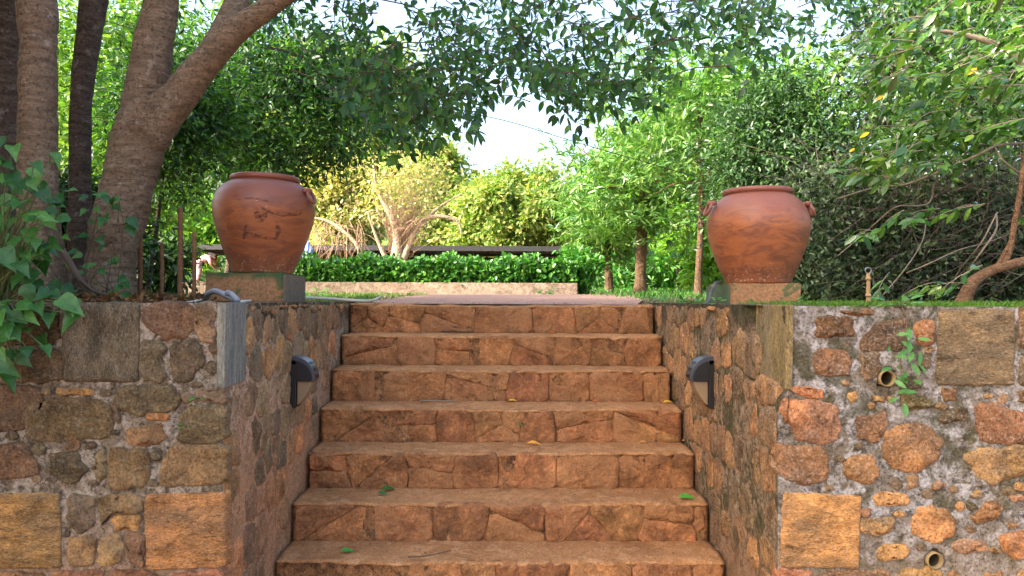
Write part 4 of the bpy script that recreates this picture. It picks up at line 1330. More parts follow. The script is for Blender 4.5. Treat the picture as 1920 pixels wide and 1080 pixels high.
def mat_ped(name, seed, greenx):
    m = M(name)
    co = m.coord('Object')
    n1 = m.noise(co, 4 + seed, 5, .65, .6); n2 = m.noise(co, 60, 4, .7); n3 = m.noise(co, 14, 5, .6)
    c = m.mix(m.val(n2, .4, .6), (0.38, 0.19, 0.085), (0.23, 0.115, 0.055))
    z = m.n('SeparateXYZ'); m.l(co, z.inputs[0])
    edge = m.val(m.math('ADD', z.outputs['Z'], m.math('MULTIPLY', n1, .10)), *greenx)
    c = m.mix(m.math('MULTIPLY', edge, m.val(n3, .35, .55, .5, 1)), c, (0.055, 0.095, 0.035))
    c = m.mix(m.val(n1, .52, .58, 0, .85), c, (0.06, 0.10, 0.04))
    return m.fin(c, .9, m.bump(n2, .6, .004), .25)
def pedestal(label, xl, xr, ytop, ybot, Y, dep, mat, inner, side_mat):
    a = P(xl, ytop, Y); b = P(xr, ytop, Y); z0 = P((xl + xr) / 2, ybot, Y).z
    z0 = min(z0, TOP - .004)
    wd = b.x - a.x; zt = (a.z + b.z) / 2
    t = thing('pedestal', label, 'pedestal', ((a.x + b.x) / 2, Y + dep / 2, z0), 'pedestals of the two urns')
    t2 = box('block', ((a.x + b.x) / 2, Y + dep / 2, (zt + z0) / 2), (wd, dep, zt - z0), mat, t, .008, 0, .004, 6)
    sx = b.x if inner > 0 else a.x
    box('side_slab', (sx + inner * .007, Y + dep / 2, (zt + z0) / 2 - .004), (.012, dep - .02, zt - z0 - .012), side_mat, t, .003)
    return zt
mp1 = mat_ped('pedestal_left_paint', 0, (.19, .225)); mp2 = mat_ped('pedestal_right_paint', 2.0, (.30, .33))
m_pgrey = mat_plain('pedestal_side_plaster', (0.20, 0.15, 0.11), .9, scale=30)
m_pgreen = mat_plain('pedestal_side_green', (0.085, 0.12, 0.065), .8, scale=9)
pedestal('taller square pedestal with green mossy paint under the left urn', 385, 530, 511, 566, 4.62, .50, mp1, 1, m_pgrey)
pedestal('lower square pedestal with dark green flank under the right urn', 1371, 1503, 531, 574, 4.66, .54, mp2, -1, m_pgreen)

# ---------------------------------------------------------------- wall lamps
m_black = mat_plain('lamp_black', (0.008, 0.008, 0.009), .5, .5, var=.2)
m_hood = mat_plain('lamp_hood_grey', (0.05, 0.056, 0.07), .38, .6, var=.2)
m = M('lamp_lens'); co = m.coord('Object'); nn = m.noise(co, 12, 3)
m_lens = m.fin(m.mix(nn, (0.22, 0.155, 0.09), (0.27, 0.19, 0.11)), .35, None, .5)
def wall_lamp(label, side, Yc, ztop):
    # local: a = away from wall, b = along Y, c = down
    X0 = side * (XW - .006)
    base = Vector((X0, Yc, ztop - .30))
    t = thing('wall_lamp', label, 'lamp', base, 'wall lamps facing each other across the stairs')
    def W(a, b, c): return Vector((X0 - side * a * .90, Yc + b, ztop - c * .94))
    hw = .057
    def prism(name, outline, b0, b1, mat, parent, bev=.003):
        n = len(outline)
        V = [W(a, b0, c) for a, c in outline] + [W(a, b1, c) for a, c in outline]
        Fc = [tuple(range(n)), tuple(range(n, 2 * n))[::-1]] + [(i, i + n, (i + 1) % n + n, (i + 1) % n) for i in range(n)]
        if side < 0: Fc = [q[::-1] for q in Fc]
        o = mesh(name, V, Fc, mat, parent, smooth=False)
        if bev:
            bv = o.modifiers.new('bevel', 'BEVEL'); bv.width = bev; bv.segments = 2; bv.limit_method = 'ANGLE'
        return o
    prism('backplate', [(-.02, .02), (.030, .02), (.030, .285), (.022, .30), (-.02, .30)], -hw, hw, m_black, t)
    arc = [(.012 + .128 * math.sin(q), .128 - .128 * math.cos(q) * 1.0) for q in [math.pi / 2 * i / 8 for i in range(9)]]
    hood = prism('hood', [(.0, .0)] + arc + [(.128, .150), (.11, .132), (.09, .09), (.05, .055), (.0, .045)], -hw, hw, m_hood, t, .002)
    inner = [(.031, .030)] + [(.012 + .116 * math.sin(q), .134 - .110 * math.cos(q)) for q in [math.pi / 2 * i / 6 for i in range(1, 7)]] + [(.120, .145), (.031, .145)]
    for b0, b1 in ((-hw - .004, -hw + .002), (hw - .002, hw + .004)):
        prism('cheek', inner, b0, b1, m_black, t, .001)
    for q in (.52, .74, .95):
        a = math.pi / 2 * q
        p1 = (.012 + .1285 * math.sin(a - .07), .128 - .1285 * math.cos(a - .07)); p2 = (.012 + .1285 * math.sin(a + .07), .128 - .1285 * math.cos(a + .07))
        p3 = (.012 + .131 * math.sin(a + .07), .128 - .131 * math.cos(a + .07)); p4 = (.012 + .131 * math.sin(a - .07), .128 - .131 * math.cos(a - .07))
        prism('vent', [p1, p2, p3, p4], -hw * .62, hw * .62, m_black, hood, 0)
    prism('lens', [(.031, .140), (.122, .140), (.118, .165), (.10, .205), (.07, .25), (.045, .278), (.031, .285)], -hw * .86, hw * .86, m_lens, t, .012)
    return t
wall_lamp('black wall lamp with grey hood on the left inner stone wall', -1, 4.15, P(560, 667, 4.15).z)
wall_lamp('black wall lamp with grey hood on the right inner stone wall', 1, 4.10, P(1330, 667, 4.10).z)

# ---------------------------------------------------------------- stakes, posts, pipes, cables
m_rust = mat_plain('rusty_iron', (0.24, 0.12, 0.06), .9, .2, var=.5, scale=60, bs=.8)
G_S = 'rusty stakes behind the left wall'
for x, yt, wd, lab, lean in ((262, 424, 9, 'rusty stake nearest the forked trunk', 1), (303, 455, 8, 'shortest rusty stake, second from the forked trunk', 0),
                       (337, 390, 10, 'tallest rusty stake in the row behind the left wall', 1), (363, 436, 8, 'rusty stake nearest the left pedestal', 1)):
    Y = 4.5
    b = P(x, 572, Y); b.z = -.03; tp = P(x + lean, yt, Y)
    t = thing('rusty_stake', lab, 'stake', b, G_S)
    tube('rod', [(b, wd / 2 / F * Y), (b.lerp(tp, .5) + Vector((.003, 0, 0)), wd / 2 / F * Y), (tp, wd / 2 / F * Y * .95)], m_rust, t, 8, 10, .15)
    for i in range(int((tp.z - b.z) / .018)):
        pass
m_bamboo = mat_plain('post_clay', (0.42, 0.25, 0.12), .75)
m_steel = mat_plain('ring_steel', (0.25, 0.26, 0.27), .35, .5, .8)
b = P(1628, 572, 4.6); b.z = -.02
t = thing('garden_post', 'short tan post with a metal ring on top, on the lawn', 'post', b)
z1 = P(1628, 512, 4.6).z; H = z1 - b.z; r0 = .0125
tube('shaft', [(b + Vector((0, 0, H * f)), r0 * k) for f, k in ((0, 1.1), (.35, 1.1), (.36, 1.45), (.42, 1.45), (.43, 1.05), (.80, .95), (.81, 1.3), (.88, 1.3), (.89, .9), (1, .8))], m_bamboo, t, 12, 2)
V, Fc = tube_geo([(b + Vector((.019 * math.cos(q), 0, H + .016 + .019 * math.sin(q))), .004) for q in [2 * math.pi * i / 20 for i in range(21)]], 6, 0, False)
mesh('ring', V, Fc, m_steel, t)
m_grey = mat_plain('conduit_grey', (0.30, 0.31, 0.35), .5, .4, var=.3)
tag(tube('conduit', [(P(388, 566, 4.5), .017), (P(388, 553, 4.42), .017), (P(402, 546, 4.35), .017), (P(420, 552, 4.3), .017), (P(438, 562, 4.25), .017)], m_grey, None, 12, 6), 'grey bent conduit in front of the left pedestal', 'pipe')
tag(tube('conduit', [(P(426, 549, 4.22), .017), (P(434, 552, 4.2), .016), (P(446, 564, 4.15), .016)], m_grey, None, 12, 6), 'short grey conduit end lying across the bent one', 'pipe')
m_whp = mat_plain('pipe_white', (0.62, 0.58, 0.50), .5, .4, var=.2)
tag(tube('water_pipe', [(P(448, 566, 4.5), .009), (P(515, 560, 4.9), .009), (P(560, 558, 5.1), .009), (P(620, 560, 5.3), .009), (P(690, 564, 5.5), .009), (P(712, 557, 6.0), .008)], m_whp, None, 8, 6), 'thin pale water pipe lying along the left wall head', 'pipe')
tag(tube('water_pipe', [(P(200, 572, 4.0), .006), (P(300, 569, 4.2), .006), (P(352, 567, 4.3), .007), (P(378, 562, 4.4), .007)], m_whp, None, 8, 6), 'thin pale pipe leading from the stakes to the grey conduit', 'pipe')
tag(tube('cable', [(P(1352, 528, 4.95), .010), (P(1341, 532, 4.64), .011), (P(1333, 548, 4.62), .011), (P(1328, 566, 4.6), .011), (P(1318, 572, 4.5), .010)], mat_plain('cable_grey', (0.10, 0.10, 0.11), .5), None, 8, 6), 'dark cable hanging down the flank of the right pedestal', 'cable')
tag(tube('overhead_cable', [(P(-200, -60, 6.5), .004), (P(200, 40, 6.6), .004), (P(430, 112, 6.8), .004), (P(700, 188, 7), .004), (P(920, 220, 7.2), .004), (P(1085, 268, 7.4), .004), (P(1300, 330, 7.8), .004)], m_roof, None, 6, 8), 'thin black overhead cable crossing the patch of sky', 'cable')

# ---------------------------------------------------------------- right thicket and shrub
TH = thing('thicket', 'tangled dark thicket of dry branches behind the right lawn', 'thicket', (P(1760, 560, 6.8).x, 6.8, gz(6.8)))
tw = []
for i in range(900):
    a = P(random.uniform(1540, 1990), random.uniform(330, 575), random.uniform(6.0, 7.2))
    an = random.gauss(.9, .6)
    L_ = random.uniform(.25, .9)
    b = a + Vector((math.cos(an) * L_ * random.choice((-1, 1, 1)), random.gauss(0, .15), math.sin(an) * L_ * .8))
    m2 = (a + b) / 2 + Vector((random.gauss(0, .06), 0, random.gauss(0, .06) + .04))
    tw.append([(a, .0045), (m2, .0035), (b, .0015)])
tubes('dark_twigs', tw, mat_plain('thicket_twig', (0.20, 0.16, 0.125), .9, var=.7, scale=3), TH, 3, 2)['kind'] = 'stuff'
cl = np.array([P(random.uniform(1530, 2050), random.uniform(330, 580), random.uniform(6.2, 8.0)) for _ in range(190)])
p, off = clump_leaves(cl, .17, 52000, .9)
d = rng.normal(size=p.shape); nr = rng.normal(size=p.shape); nr[:, 2] += .4
L = rng.uniform(.03, .07, len(p))
L_TH = mat_leaf('leaf_thicket', [(28, 42, 28), (48, 68, 42), (74, 96, 60), (118, 132, 98)], .25, .5, .4)
leaf_cloud('foliage', p, d, nr, L, L * .5, L_TH, TH)['kind'] = 'stuff'
for pts, wd in (([(1925, 268), (1870, 273), (1830, 292), (1770, 318), (1700, 345), (1640, 352), (1572, 372)], 8),
                ([(1765, 315), (1752, 345), (1744, 378), (1720, 386), (1680, 388), (1640, 420), (1600, 455), (1570, 480)], 5),
                ([(1910, 380), (1900, 430), (1893, 470), (1888, 498)], 8),
                ([(1868, 400), (1868, 430), (1845, 465), (1820, 500), (1800, 530), (1770, 548)], 6),
                ([(1870, 398), (1840, 455), (1810, 492), (1790, 520)], 4),
                ([(1700, 512), (1740, 495), (1800, 468), (1850, 455), (1890, 440)], 4),
                ([(1920, 330), (1880, 300), (1850, 250), (1800, 200), (1770, 180)], 6),
                ([(1925, 215), (1880, 195), (1840, 180), (1800, 150)], 5),
                ([(1860, 270), (1845, 240), (1830, 215)], 4), ([(1905, 275), (1885, 240), (1872, 205)], 4),
                ([(1650, 560), (1700, 500), (1730, 450), (1738, 400)], 4),
                ([(1780, 545), (1800, 500), (1790, 470)], 3)):
    tube('branch', [(P(x, y, 5.6 + .2 * math.sin(i * 1.3 + pts[0][0])), wd / 2.9 / F * 5.6 * (1 - .55 * i / len(pts))) for i, (x, y) in enumerate(pts)], m_twig_pale, TH, 6, 5, .1)
CT = thing('curved_tree', 'slim orange-brown curved trunk leaning out over the right lawn', 'tree', (P(1808, 570, 5.2).x, 5.2, gz(5.2)))
m_bark_or = mat_bark('bark_orange', (0.36, 0.20, 0.11), (0.24, 0.13, 0.07), (0.40, 0.27, 0.17), 1.5)
tube('trunk', px_path([(1803, 580, 34), (1810, 556, 26), (1824, 530, 22), (1850, 512, 20), (1880, 500, 19), (1925, 489, 18), (2000, 470, 14), (2080, 400, 10)], 5.2), m_bark_or, CT, 12, 6, .08)
tube('limb', px_path([(1878, 500, 12), (1893, 470, 11), (1902, 420, 10), (1914, 350, 9), (1925, 250, 7)], 5.2), m_bark_or, CT, 8, 6, .08)
tube('limb', px_path([(1866, 506, 8), (1880, 480, 7), (1896, 450, 6)], 5.2), m_bark_or, CT, 8, 5)

SB = thing('broadleaf_shrub', 'overhanging shrub with large glossy leaves at the upper right', 'shrub', (P(2050, 572, 5.3).x, 5.3, 0))
tube('stem', px_path([(2060, 590, 40), (2050, 400, 34), (2010, 250, 30), (1950, 150, 22), (1880, 90, 14), (1780, 60, 8), (1680, 60, 4)], 5.3), m_twig_pale, SB, 10, 6, .1)
leaves = []
sprigs = []
rs = random.Random(5)
regions = [(1590, 1925, 10, 190, 62), (1600, 1790, 170, 330, 26), (1780, 1925, 120, 260, 22), (1560, 1700, 280, 365, 10), (1680, 1800, 390, 420, 4), (1580, 1650, 420, 480, 4), (1640, 1780, 535, 560, 4), (1900, 1930, 340, 420, 3)]
for x0_, x1_, y0_, y1_, n in regions:
    for _ in range(n):
        ex, ey = rs.uniform(x0_, x1_), rs.uniform(y0_, y1_)
        if ex < 1660 and ey < 60: continue
        Y = rs.uniform(4.7, 5.6)
        e = P(ex, ey, Y)
        an = rs.gauss(.15, .35)
        Ls = rs.uniform(.16, .34)
        st = e + Vector((math.cos(an) * Ls, rs.gauss(0, .12), math.sin(an) * Ls + .03))
        sprigs.append([(st, .004), ((st + e) / 2 + Vector((0, 0, .02)), .003), (e, .0015)])
        k = rs.randint(5, 8)
        t = (e - st).normalized()
        for i in range(k):
            p_ = st.lerp(e, (i + .6) / k)
            s_ = 1 if i % 2 else -1
            sd = t.cross(Vector((rs.gauss(0, .3), .35, 1))).normalized() * s_
            d_ = t * .6 + sd * .8 + Vector((0, rs.gauss(0, .3), -.3 + rs.gauss(0, .25)))
            leaves.append((p_, d_, Vector((rs.gauss(0, .4), -.45 + rs.gauss(0, .4), .8)), rs.uniform(.085, .145)))
rs.shuffle(leaves)
tubes('sprigs', sprigs, m_twig_pale, SB, 4, 2)['kind'] = 'stuff'
for p_, d_, n_, L_ in leaves[:290]:
    put_leaf(ME_SHR, p_, d_, n_, L_, SB)
rp = leaves[290:]
leaf_cloud('foliage', np.array([tuple(q[0]) for q in rp]), np.array([tuple(q[1]) for q in rp]), np.array([tuple(q[2]) for q in rp]), np.array([q[3] for q in rp]), np.array([q[3] for q in rp]) * .42, L_SHRUB, SB)['kind'] = 'stuff'
# background twigs of small leaves inside the shrub
cl = np.array([P(rs.uniform(1600, 2000), rs.uniform(-20, 330), rs.uniform(5.5, 6.6)) for _ in range(70)])
p, off = clump_leaves(cl, .14, 4200, .8)
d = rng.normal(size=p.shape); d[:, 2] -= .2
nr = rng.normal(size=p.shape) * .6; nr[:, 2] += .7
L = rng.uniform(.06, .10, len(p))
leaf_cloud('inner_foliage', p, d, nr, L, L * .42, L_SHRUB, SB)['kind'] = 'stuff'
me_y = hero_leaf('leaf_yellowed', PROF_EL, mat_leaf('leaf_yellowed', [(226, 190, 30), (210, 150, 40)], .3, .5, .4, False))
for x, y, s in ((1820, 132, .10), (1655, 178, .06), (1625, 248, .07), (1604, 275, .05)):
    put_leaf(me_y, P(x - 12, y + 10, 4.75), (.8, -.1, .55), (.2, -.8, .6), s, SB, 'yellow_leaf')

# ---------------------------------------------------------------- lawn
N = 26000
gx = rng.uniform(1.42, 5.6, N); gy = 3.20 + (rng.random(N) ** 1.6) * 3.2
mask = ~((gx > 1.35) & (gx < 2.0) & (gy > 4.55) & (gy < 5.3))
gx, gy = gx[mask], gy[mask]; N = len(gx)
gp = np.column_stack([gx, gy, np.array([gz(y) for y in gy]) + .004])
d = rng.normal(size=(N, 3)) * .45; d[:, 2] = 1
nr = rng.normal(size=(N, 3)); nr[:, 2] *= .2
L = rng.uniform(.018, .042, N) * np.where(gy < 3.35, .75, 1.0)
gp2 = gp
tag(leaf_cloud('grass', gp, d, nr, L, np.full(N, .006), L_GRASS), 'short green lawn grass along the head of the right wall', 'grass', kind='stuff')
def tuft_grass(name, label, x0, x1, y0, y1, n, h, mat=L_GRASS):
    gp = np.column_stack([rng.uniform(x0, x1, n), rng.uniform(y0, y1, n), np.zeros(n)])
    gp[:, 2] = np.array([gz(y) for y in gp[:, 1]]) + .002
    d = rng.normal(size=(n, 3)) * .6; d[:, 2] = 1
    L = rng.uniform(.4, 1.2, n) * h
    tag(leaf_cloud(name, gp, d, rng.normal(size=(n, 3)), L, L * .22, mat), label, 'grass', kind='stuff')
tuft_grass('grass', 'weedy grass between left pedestal and path', -3.0, -1.1, 5.9, 11.8, 3500, .045)
tuft_grass('grass', 'weedy grass under the young trees', 1.4, 9, 6.2, 20, 9000, .08, L_HEDGE)
tuft_grass('grass', 'low ferny undergrowth around the rusty stakes', -3.6, -2.0, 4.6, 7.0, 2600, .08, L_DARK)

# ---------------------------------------------------------------- plants near the wall
def small_plant(name, label, pos, n, L, h, me, cat='plant', spread=1.0):
    t = thing(name, label, cat, pos)
    st = []
    for i in range(n):
        a = random.uniform(0, 2 * math.pi)
        d = Vector((math.cos(a) * spread, math.sin(a) * spread, random.uniform(.2, .9)))
        e = Vector(pos) + d * h * random.uniform(.4, 1)
        st.append([(Vector(pos), .0018), ((Vector(pos) + e) / 2 + Vector((0, 0, h * .1)), .0016), (e, .001)])
        put_leaf(me, e, d + Vector((0, -.3, -.4)), Vector((0, -.4, 1)), L * random.uniform(.7, 1.15), t)
    tubes('stems', st, m_twig, t, 4, 2)
    return t
ME_FRESH = hero_leaf('leaf_small', PROF_EL, mat_leaf('leaf_small_fresh', [(70, 124, 60), (96, 146, 70)], .35, .45, .5, False))

HP = thing('heart_leaf_plant', 'leafy green plant spilling over the left wall at the picture edge', 'plant', (P(-20, 590, 3.2).x, 3.25, 0))
spots = [(150, 600, 58), (120, 575, 60), (75, 582, 56), (45, 575, 62), (30, 595, 50), (62, 625, 64), (88, 640, 50), (88, 660, 46), (15, 618, 58), (8, 650, 48), (55, 660, 44), (5, 690, 70), (100, 560, 60), (140, 570, 50),
         (30, 545, 60), (70, 540, 56), (20, 500, 66), (55, 490, 66), (85, 500, 56), (30, 460, 66), (75, 440, 62), (95, 420, 56), (60, 410, 64), (25, 420, 66), (15, 380, 60), (50, 390, 52), (45, 355, 60), (20, 340, 56), (70, 372, 50), (10, 310, 54), (30, 285, 50), (5, 270, 50), (20, 535, 60), (110, 540, 46), (5, 440, 60), (90, 470, 50), (0, 560, 66), (45, 520, 60), (65, 460, 54), (10, 480, 60), (15, 710, 56), (35, 670, 44), (0, 600, 60), (100, 600, 46)]
rs = random.Random(31)
spots += [(rs.uniform(-10, 105), rs.uniform(290, 560), rs.uniform(36, 58)) for _ in range(44)] + [(rs.uniform(-10, 70), rs.uniform(560, 690), rs.uniform(34, 54)) for _ in range(18)]
stems = []
rs = random.Random(11)
root = P(-30, 575, 3.24)
for i, (x, y, wpx) in enumerate(spots):
    Y = 3.0 + rs.uniform(-.08, .10) if y > 560 else rs.uniform(3.0, 3.4)
    p_ = P(x - 6, y - 10, Y)
    d_ = Vector((rs.gauss(.5, .5), -.45 + rs.gauss(0, .3), -.45 + rs.gauss(0, .25)))
    n_ = Vector((rs.gauss(0, .3), -.55 + rs.gauss(0, .25), .75))
    L_ = wpx / F * Y * rs.uniform(.58, .88)
    put_leaf(rs.choice(ME_HEARTS), p_, d_, n_, L_, HP)
    rt = P(-40 + rs.uniform(-20, 60), 600 if y > 560 else 590, 3.26)
    stems.append([(rt, .004), ((rt + p_) / 2 + Vector((0, 0, .04)), .003), (p_, .0018)])
tubes('stems', stems, mat_plain('green_stem', (0.10, 0.13, 0.05), .7), HP, 5, 3)
# creeper on the trunks
CP = thing('creeper', 'thin creeper with small leaves climbing around the trunk bases', 'creeper', (P(170, 572, 4.0).x, 4.0, 0))
st = []
for i in range(46):
    x, y = random.uniform(95, 250), random.uniform(340, 555)
    Y = random.uniform(3.78, 3.98)
    p_ = P(x, y, Y)
    put_leaf(random.choice(ME_HEARTS), p_, (random.gauss(.2, .6), -.5, random.gauss(-.3, .3)), (random.gauss(0, .4), -.7, .6), random.uniform(.05, .085), CP)
    if i % 2: st.append([(p_, .002), (p_ + Vector((random.gauss(-.06, .08), .03, -.08)), .002), (P(x + random.gauss(0, 30), 575, Y), .003)])
tubes('stems', st, m_twig, CP, 4, 3)
# leaf litter and roots beside the trunks
LT = []
n = 1500
gp = np.column_stack([rng.uniform(-3.2, -1.75, n), rng.uniform(3.25, 4.6, n), np.full(n, .012) + rng.uniform(0, .03, n)])
L_LIT = mat_leaf('litter_leaf', [(92, 62, 40), (130, 90, 54), (72, 50, 36), (150, 112, 66)], .05, .8, .2)
tag(leaf_cloud('leaf_litter', gp, rand_dirs(n), rng.normal(size=(n, 3)) * .4 + np.array([0, 0, 1]), rng.uniform(.03, .06, n), .02, L_LIT), 'brown leaf litter around the trunk bases on the left', 'litter', kind='stuff')
RT = thing('fallen_branch', 'dark fallen branch lying by the foot of the forked tree', 'branch', P(170, 560, 3.7))
tube('stick', px_path([(118, 470, 12), (135, 500, 12), (160, 540, 13), (182, 566, 12)], 3.72), m_twig, RT, 8, 5, .1)
tube('side_twig', px_path([(150, 525, 6), (175, 545, 5), (205, 555, 4)], 3.7), m_twig, RT, 6, 4)

# hanging creeper on the right wall
HC = thing('hanging_weed', 'thin weed with narrow leaves hanging down the right wall beside the upper drain', 'weed', P(1690, 580, YF - .02))
stp = [(1692, 578), (1700, 600), (1697, 640), (1688, 680), (1692, 720), (1690, 760)]
tube('stem', [(P(x, y, YF - .035), .0022) for x, y in stp], mat_plain('weed_stem', (0.20, 0.13, 0.07), .8), HC, 5, 5)
for x, y in [(1690, 640), (1705, 615), (1720, 635), (1680, 628), (1712, 660), (1725, 660), (1678, 668), (1700, 655), (1672, 690), (1688, 690), (1700, 695), (1708, 680), (1682, 705), (1698, 715), (1715, 712), (1690, 735), (1683, 745), (1695, 755), (1705, 640), (1668, 648), (1722, 682), (1676, 712), (1702, 730)]:
    put_leaf(ME_FRESH, P(x, y, YF - .04), (random.gauss(0, .8), -.4, -.5 + random.gauss(0, .4)), (random.gauss(0, .3), -.8, .5), random.uniform(.04, .065), HC)
small_plant('fern_tuft', 'small green fern rooted at the head of the right wall above the weed', P(1688, 578, YF - .01), 9, .065, .06, ME_FRESH)
small_plant('wall_seedling', 'tiny seedling growing from the left wall, upper of the two', P(374, 748, YF - .015), 3, .035, .02, ME_FRESH)
small_plant('wall_seedling', 'tiny seedling growing from the left wall, lower of the two', P(350, 800, YF - .015), 4, .03, .02, ME_FRESH)
small_plant('riser_seedling', 'tiny green seedling sprouting from the fourth riser', P(979, 795, 4.70), 4, .035, .02, ME_FRESH)
for i, (x, y, Y, lab) in enumerate(((1225, 563, 6.0, 'weed tuft at the right edge of the path top'), (1290, 560, 5.4, 'weed tuft beside the right pedestal cable'), (1345, 568, 4.5, 'weed tuft at the foot of the right pedestal flank'), (1490, 566, 4.5, 'weed tuft at the outer corner of the right pedestal'), (690, 562, 6.3, 'weed tuft at the end of the pale pipe'), (1020, 553, 11.6, 'weed tuft against the planter wall'), (590, 552, 9.0, 'weed tuft just right of the left pedestal'), (250, 556, 4.3, 'broad weed tuft at the foot of the first stake'), (325, 552, 5.0, 'weed tuft behind the middle stakes'))):
    q = P(x, y, Y); q.z = gz(Y) + .01
    small_plant('weed_tuft', lab, q, 10, .06 if Y < 7 else .11, .05 if Y < 7 else .09, ME_FRESH, 'weed')

# ---------------------------------------------------------------- fallen leaves and twigs on the steps
ME_FY = hero_leaf('leaf_fallen_yellow', PROF_EL, mat_leaf('fallen_yellow', [(214, 170, 60), (230, 190, 70), (206, 140, 60)], .1, .6, .3, False), .25, .3)
ME_FB = hero_leaf('leaf_fallen_brown', PROF_EL, mat_leaf('fallen_brown', [(196, 140, 84), (170, 104, 60), (200, 110, 50)], .1, .6, .3, False), .3, .35)
ME_FG = hero_leaf('leaf_fallen_green', PROF_OV, mat_leaf('fallen_green', [(60, 140, 50), (80, 150, 56), (40, 100, 52)], .2, .5, .4, False), .3, .3)
def on_step(px, py):
    """where the view ray meets a tread"""
    d = CR @ Vector(((px - 960) / F, (540 - py) / F, -1.0))
    best = None
    for k in range(0, 8):
        zt = -RISE * k if k < 6 else (-1.285 if k == 6 else -1.50)
        t = (zt - CAM.z) / d.z if d.z < 0 else 1e9
        Y = CAM.y + d.y * t
        Yn = 5.61 - TREAD * k
        e = max(0, Yn + .012 - Y, Y - (Yn + TREAD - .005))
        if best is None or e < best[0]:
            q = CAM + d * t
            q.y = min(max(Y, Yn + .012), Yn + TREAD - .005); q.z = zt + .010
            best = (e, q, k)
    return best[1], best[2]
ordn = ['top', 'second', 'third', 'fourth', 'fifth', 'sixth', 'seventh', 'lowest']
for me, x, y, s, an, lab in ((ME_FY, 1243, 757, .075, .2, 'bright yellow fallen leaf at the right end of the fourth tread'), (ME_FY, 988, 834, .085, -.2, 'large yellow fallen leaf in the middle of the fifth tread'),
     (ME_FB, 918, 687, .04, .5, 'small orange leaf mid-way on the third tread'), (ME_FY, 953, 754, .06, .1, 'curled yellow leaf near the middle of the fourth tread'), (ME_FB, 1122, 755, .045, 2.8, 'small tan leaf on the fourth tread'),
     (ME_FB, 1150, 848, .03, 1, 'tiny tan leaf on the fifth tread'), (ME_FB, 1212, 832, .05, 2.9, 'brown curled leaf near the right end of the fifth tread'), (ME_FB, 1277, 829, .05, .4, 'orange leaf at the right corner of the fifth tread'),
     (ME_FB, 1030, 626, .05, .1, 'dry tan leaf on the second tread'), (ME_FB, 1092, 626, .03, .1, 'small dry leaf right of the middle on the second tread'), (ME_FG, 1234, 629, .045, 1.2, 'green leaf at the right end of the second tread'),
     (ME_FG, 638, 1038, .075, .3, 'bright green leaf on the lowest tread in view'), (ME_FG, 1272, 936, .10, -.15, 'green leaf at the right end of the sixth tread'), (ME_FG, 716, 922, .09, .7, 'folded dark green leaf on the left half of the sixth tread'), (ME_FG, 708, 928, .06, -.3, 'small green leaf under the folded one on the sixth tread'),
     (ME_FB, 1158, 924, .04, 0, 'small orange-tan leaf on the sixth tread'), (ME_FB, 1000, 689, .03, 0, 'tiny tan leaf near the middle of the third tread'), (ME_FB, 1052, 755, .035, 1.9, 'tiny tan leaf right of the middle on the fourth tread')):
    q, k = on_step(x, y)
    if q is None: print('miss', lab); continue
    o = put_leaf(me, q, (math.cos(an), math.sin(an) * .8, .12), (random.gauss(0, .25), -.35, 1), s, None, 'fallen_leaf')
    tag(o, lab, 'leaf', 'fallen leaves on the steps')
for pts, lab, r_ in (([(832, 622), (862, 623), (888, 623), (900, 612)], 'dark crooked twig with raised end on the second tread', .006), ([(788, 754), (820, 754), (858, 755)], 'short pale twig on the fourth tread', .006), ([(765, 1048), (800, 1046), (845, 1036)], 'thin dark twig on the lowest tread in view', .004)):
    qs = []
    for i, (x, y) in enumerate(pts):
        q, k = on_step(x, y)
        if y == 612: q = qs[-1] + Vector((.04, 0, .035))
        qs.append(q)
    tag(tube('fallen_twig', [(q, r_ * (1 - .2 * i)) for i, q in enumerate(qs)], m_twig if 'dark' in lab else m_twig_pale, None, 6, 4, .2), lab, 'twig', 'twigs on the steps')

N = 420
kk = rng.integers(0, 7, N)
dx_ = rng.uniform(-1.1, 1.1, N)
dy_ = TREAD - .012 - rng.random(N) ** 2.2 * .2
zz_ = np.where(kk == 6, -1.285, -RISE * kk)
dp = np.column_stack([dx_, 5.61 - TREAD * kk + dy_, zz_ + .008])
tag(leaf_cloud('step_debris', dp, rng.normal(size=(N, 3)) * np.array([1, 1, .1]), rng.normal(size=(N, 3)) * .3 + np.array([0, 0, 1]), rng.uniform(.008, .026, N), .008, L_LIT), 'scattered crumbs of dry leaf and grit on the treads', 'litter', kind='stuff')
N = 1500
gp = np.column_stack([rng.uniform(1.25, 3.2, N), rng.uniform(3.10, 3.24, N), np.full(N, .012)])
gp = gp[np.sin(gp[:, 0] * 9) + np.sin(gp[:, 0] * 23 + 1) > -.9]; N = len(gp)
d = rng.normal(size=(N, 3)) * .5; d[:, 1] -= .55; d[:, 2] = rng.uniform(-.1, 1, N)
L = rng.uniform(.018, .05, N)
tag(leaf_cloud('grass', gp, d, rng.normal(size=(N, 3)), L, np.full(N, .006), L_GRASS), 'grass blades spilling over the edge of the right wall', 'grass', kind='stuff')
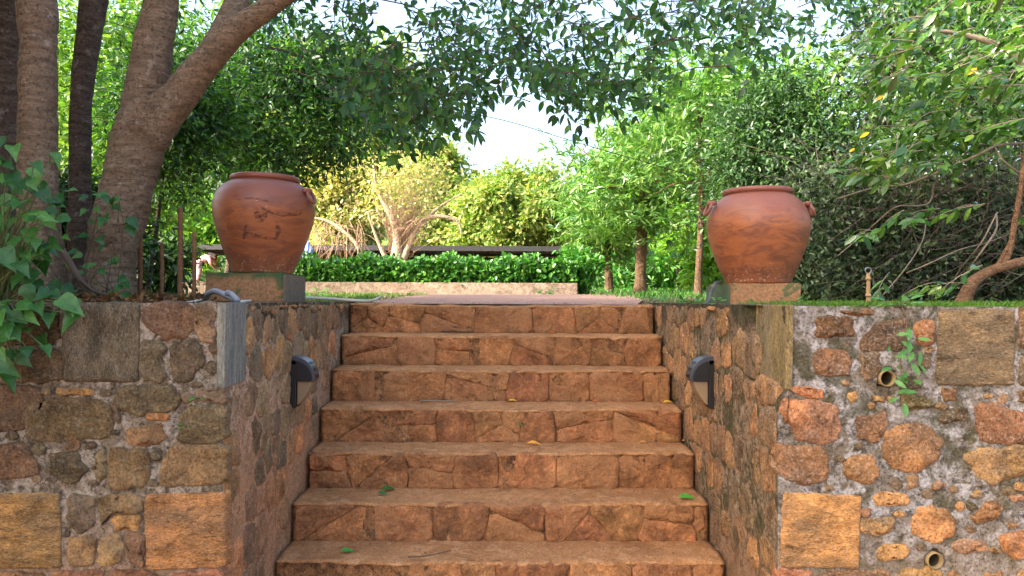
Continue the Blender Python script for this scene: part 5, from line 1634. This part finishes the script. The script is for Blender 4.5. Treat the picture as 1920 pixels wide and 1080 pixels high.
# ---------------------------------------------------------------- the stooping person
def person():
    Y = 26.5
    ft = P(373, 537, Y); s = 1.0
    base = Vector((ft.x, Y, gz(Y)))
    t = thing('person', 'person in pink clothes bending forward beside the left pedestal', 'person', base)
    def skin(name, verts, edges, rad, mat, root=0):
        me = bpy.data.meshes.new(name)
        me.from_pydata([tuple(base + Vector(v)) for v in verts], edges, [])
        me.materials.append(mat)
        o = bpy.data.objects.new(name, me)
        link(o, t)
        sk = o.modifiers.new('skin', 'SKIN'); sk.use_smooth_shade = True
        for i, v in enumerate(me.skin_vertices[0].data):
            r_ = rad[i]
            v.radius = (r_, r_) if not isinstance(r_, tuple) else r_
            v.use_root = (i == root)
        ss = o.modifiers.new('sub', 'SUBSURF'); ss.levels = 1; ss.render_levels = 2
        return o
    m_skin = mat_plain('skin', (0.16, 0.08, 0.045), .6)
    m_pink = mat_plain('pink_cloth', (0.62, 0.33, 0.33), .85)
    m_hair = mat_plain('hair', (0.012, 0.011, 0.012), .5)
    V = [(.06, 0, .84), (.25, 0, .98), (.42, 0, .98), (.50, 0, .97), (.58, 0, .96), (.62, 0, .95),
         (.02, -.09, .80), (.06, -.10, .44), (-.04, -.11, .08), (.08, -.11, .04),
         (.02, .09, .80), (-.08, .10, .44), (-.18, .11, .08), (-.06, .11, .04),
         (.42, -.17, .95), (.50, -.20, .70), (.64, -.16, .56), (.70, -.15, .52),
         (.42, .17, .95), (.52, .20, .70), (.66, .16, .58), (.72, .15, .54)]
    E = [(0, 1), (1, 2), (2, 3), (3, 4), (4, 5), (0, 6), (6, 7), (7, 8), (8, 9), (0, 10), (10, 11), (11, 12), (12, 13), (2, 14), (14, 15), (15, 16), (16, 17), (2, 18), (18, 19), (19, 20), (20, 21)]
    rad = [.13, .13, .13, .06, .10, .08, .09, .065, .045, .04, .09, .065, .045, .04, .06, .045, .035, .035, .06, .045, .035, .035]
    body = skin('body', V, E, rad, m_skin)
    keep = [0, 1, 2, 6, 7, 8, 10, 11, 12, 14, 15, 18, 19]
    mp = {k: i for i, k in enumerate(keep)}
    skin('clothes', [V[k] for k in keep], [(mp[a], mp[b]) for a, b in E if a in mp and b in mp], [rad[k] * 1.18 + .012 for k in keep], m_pink)
    skin('hair', [(.53, 0, 1.06), (.58, 0, 1.03), (.62, 0, 1.00)], [(0, 1), (1, 2)], [.10, .115, .09], m_hair)
person()
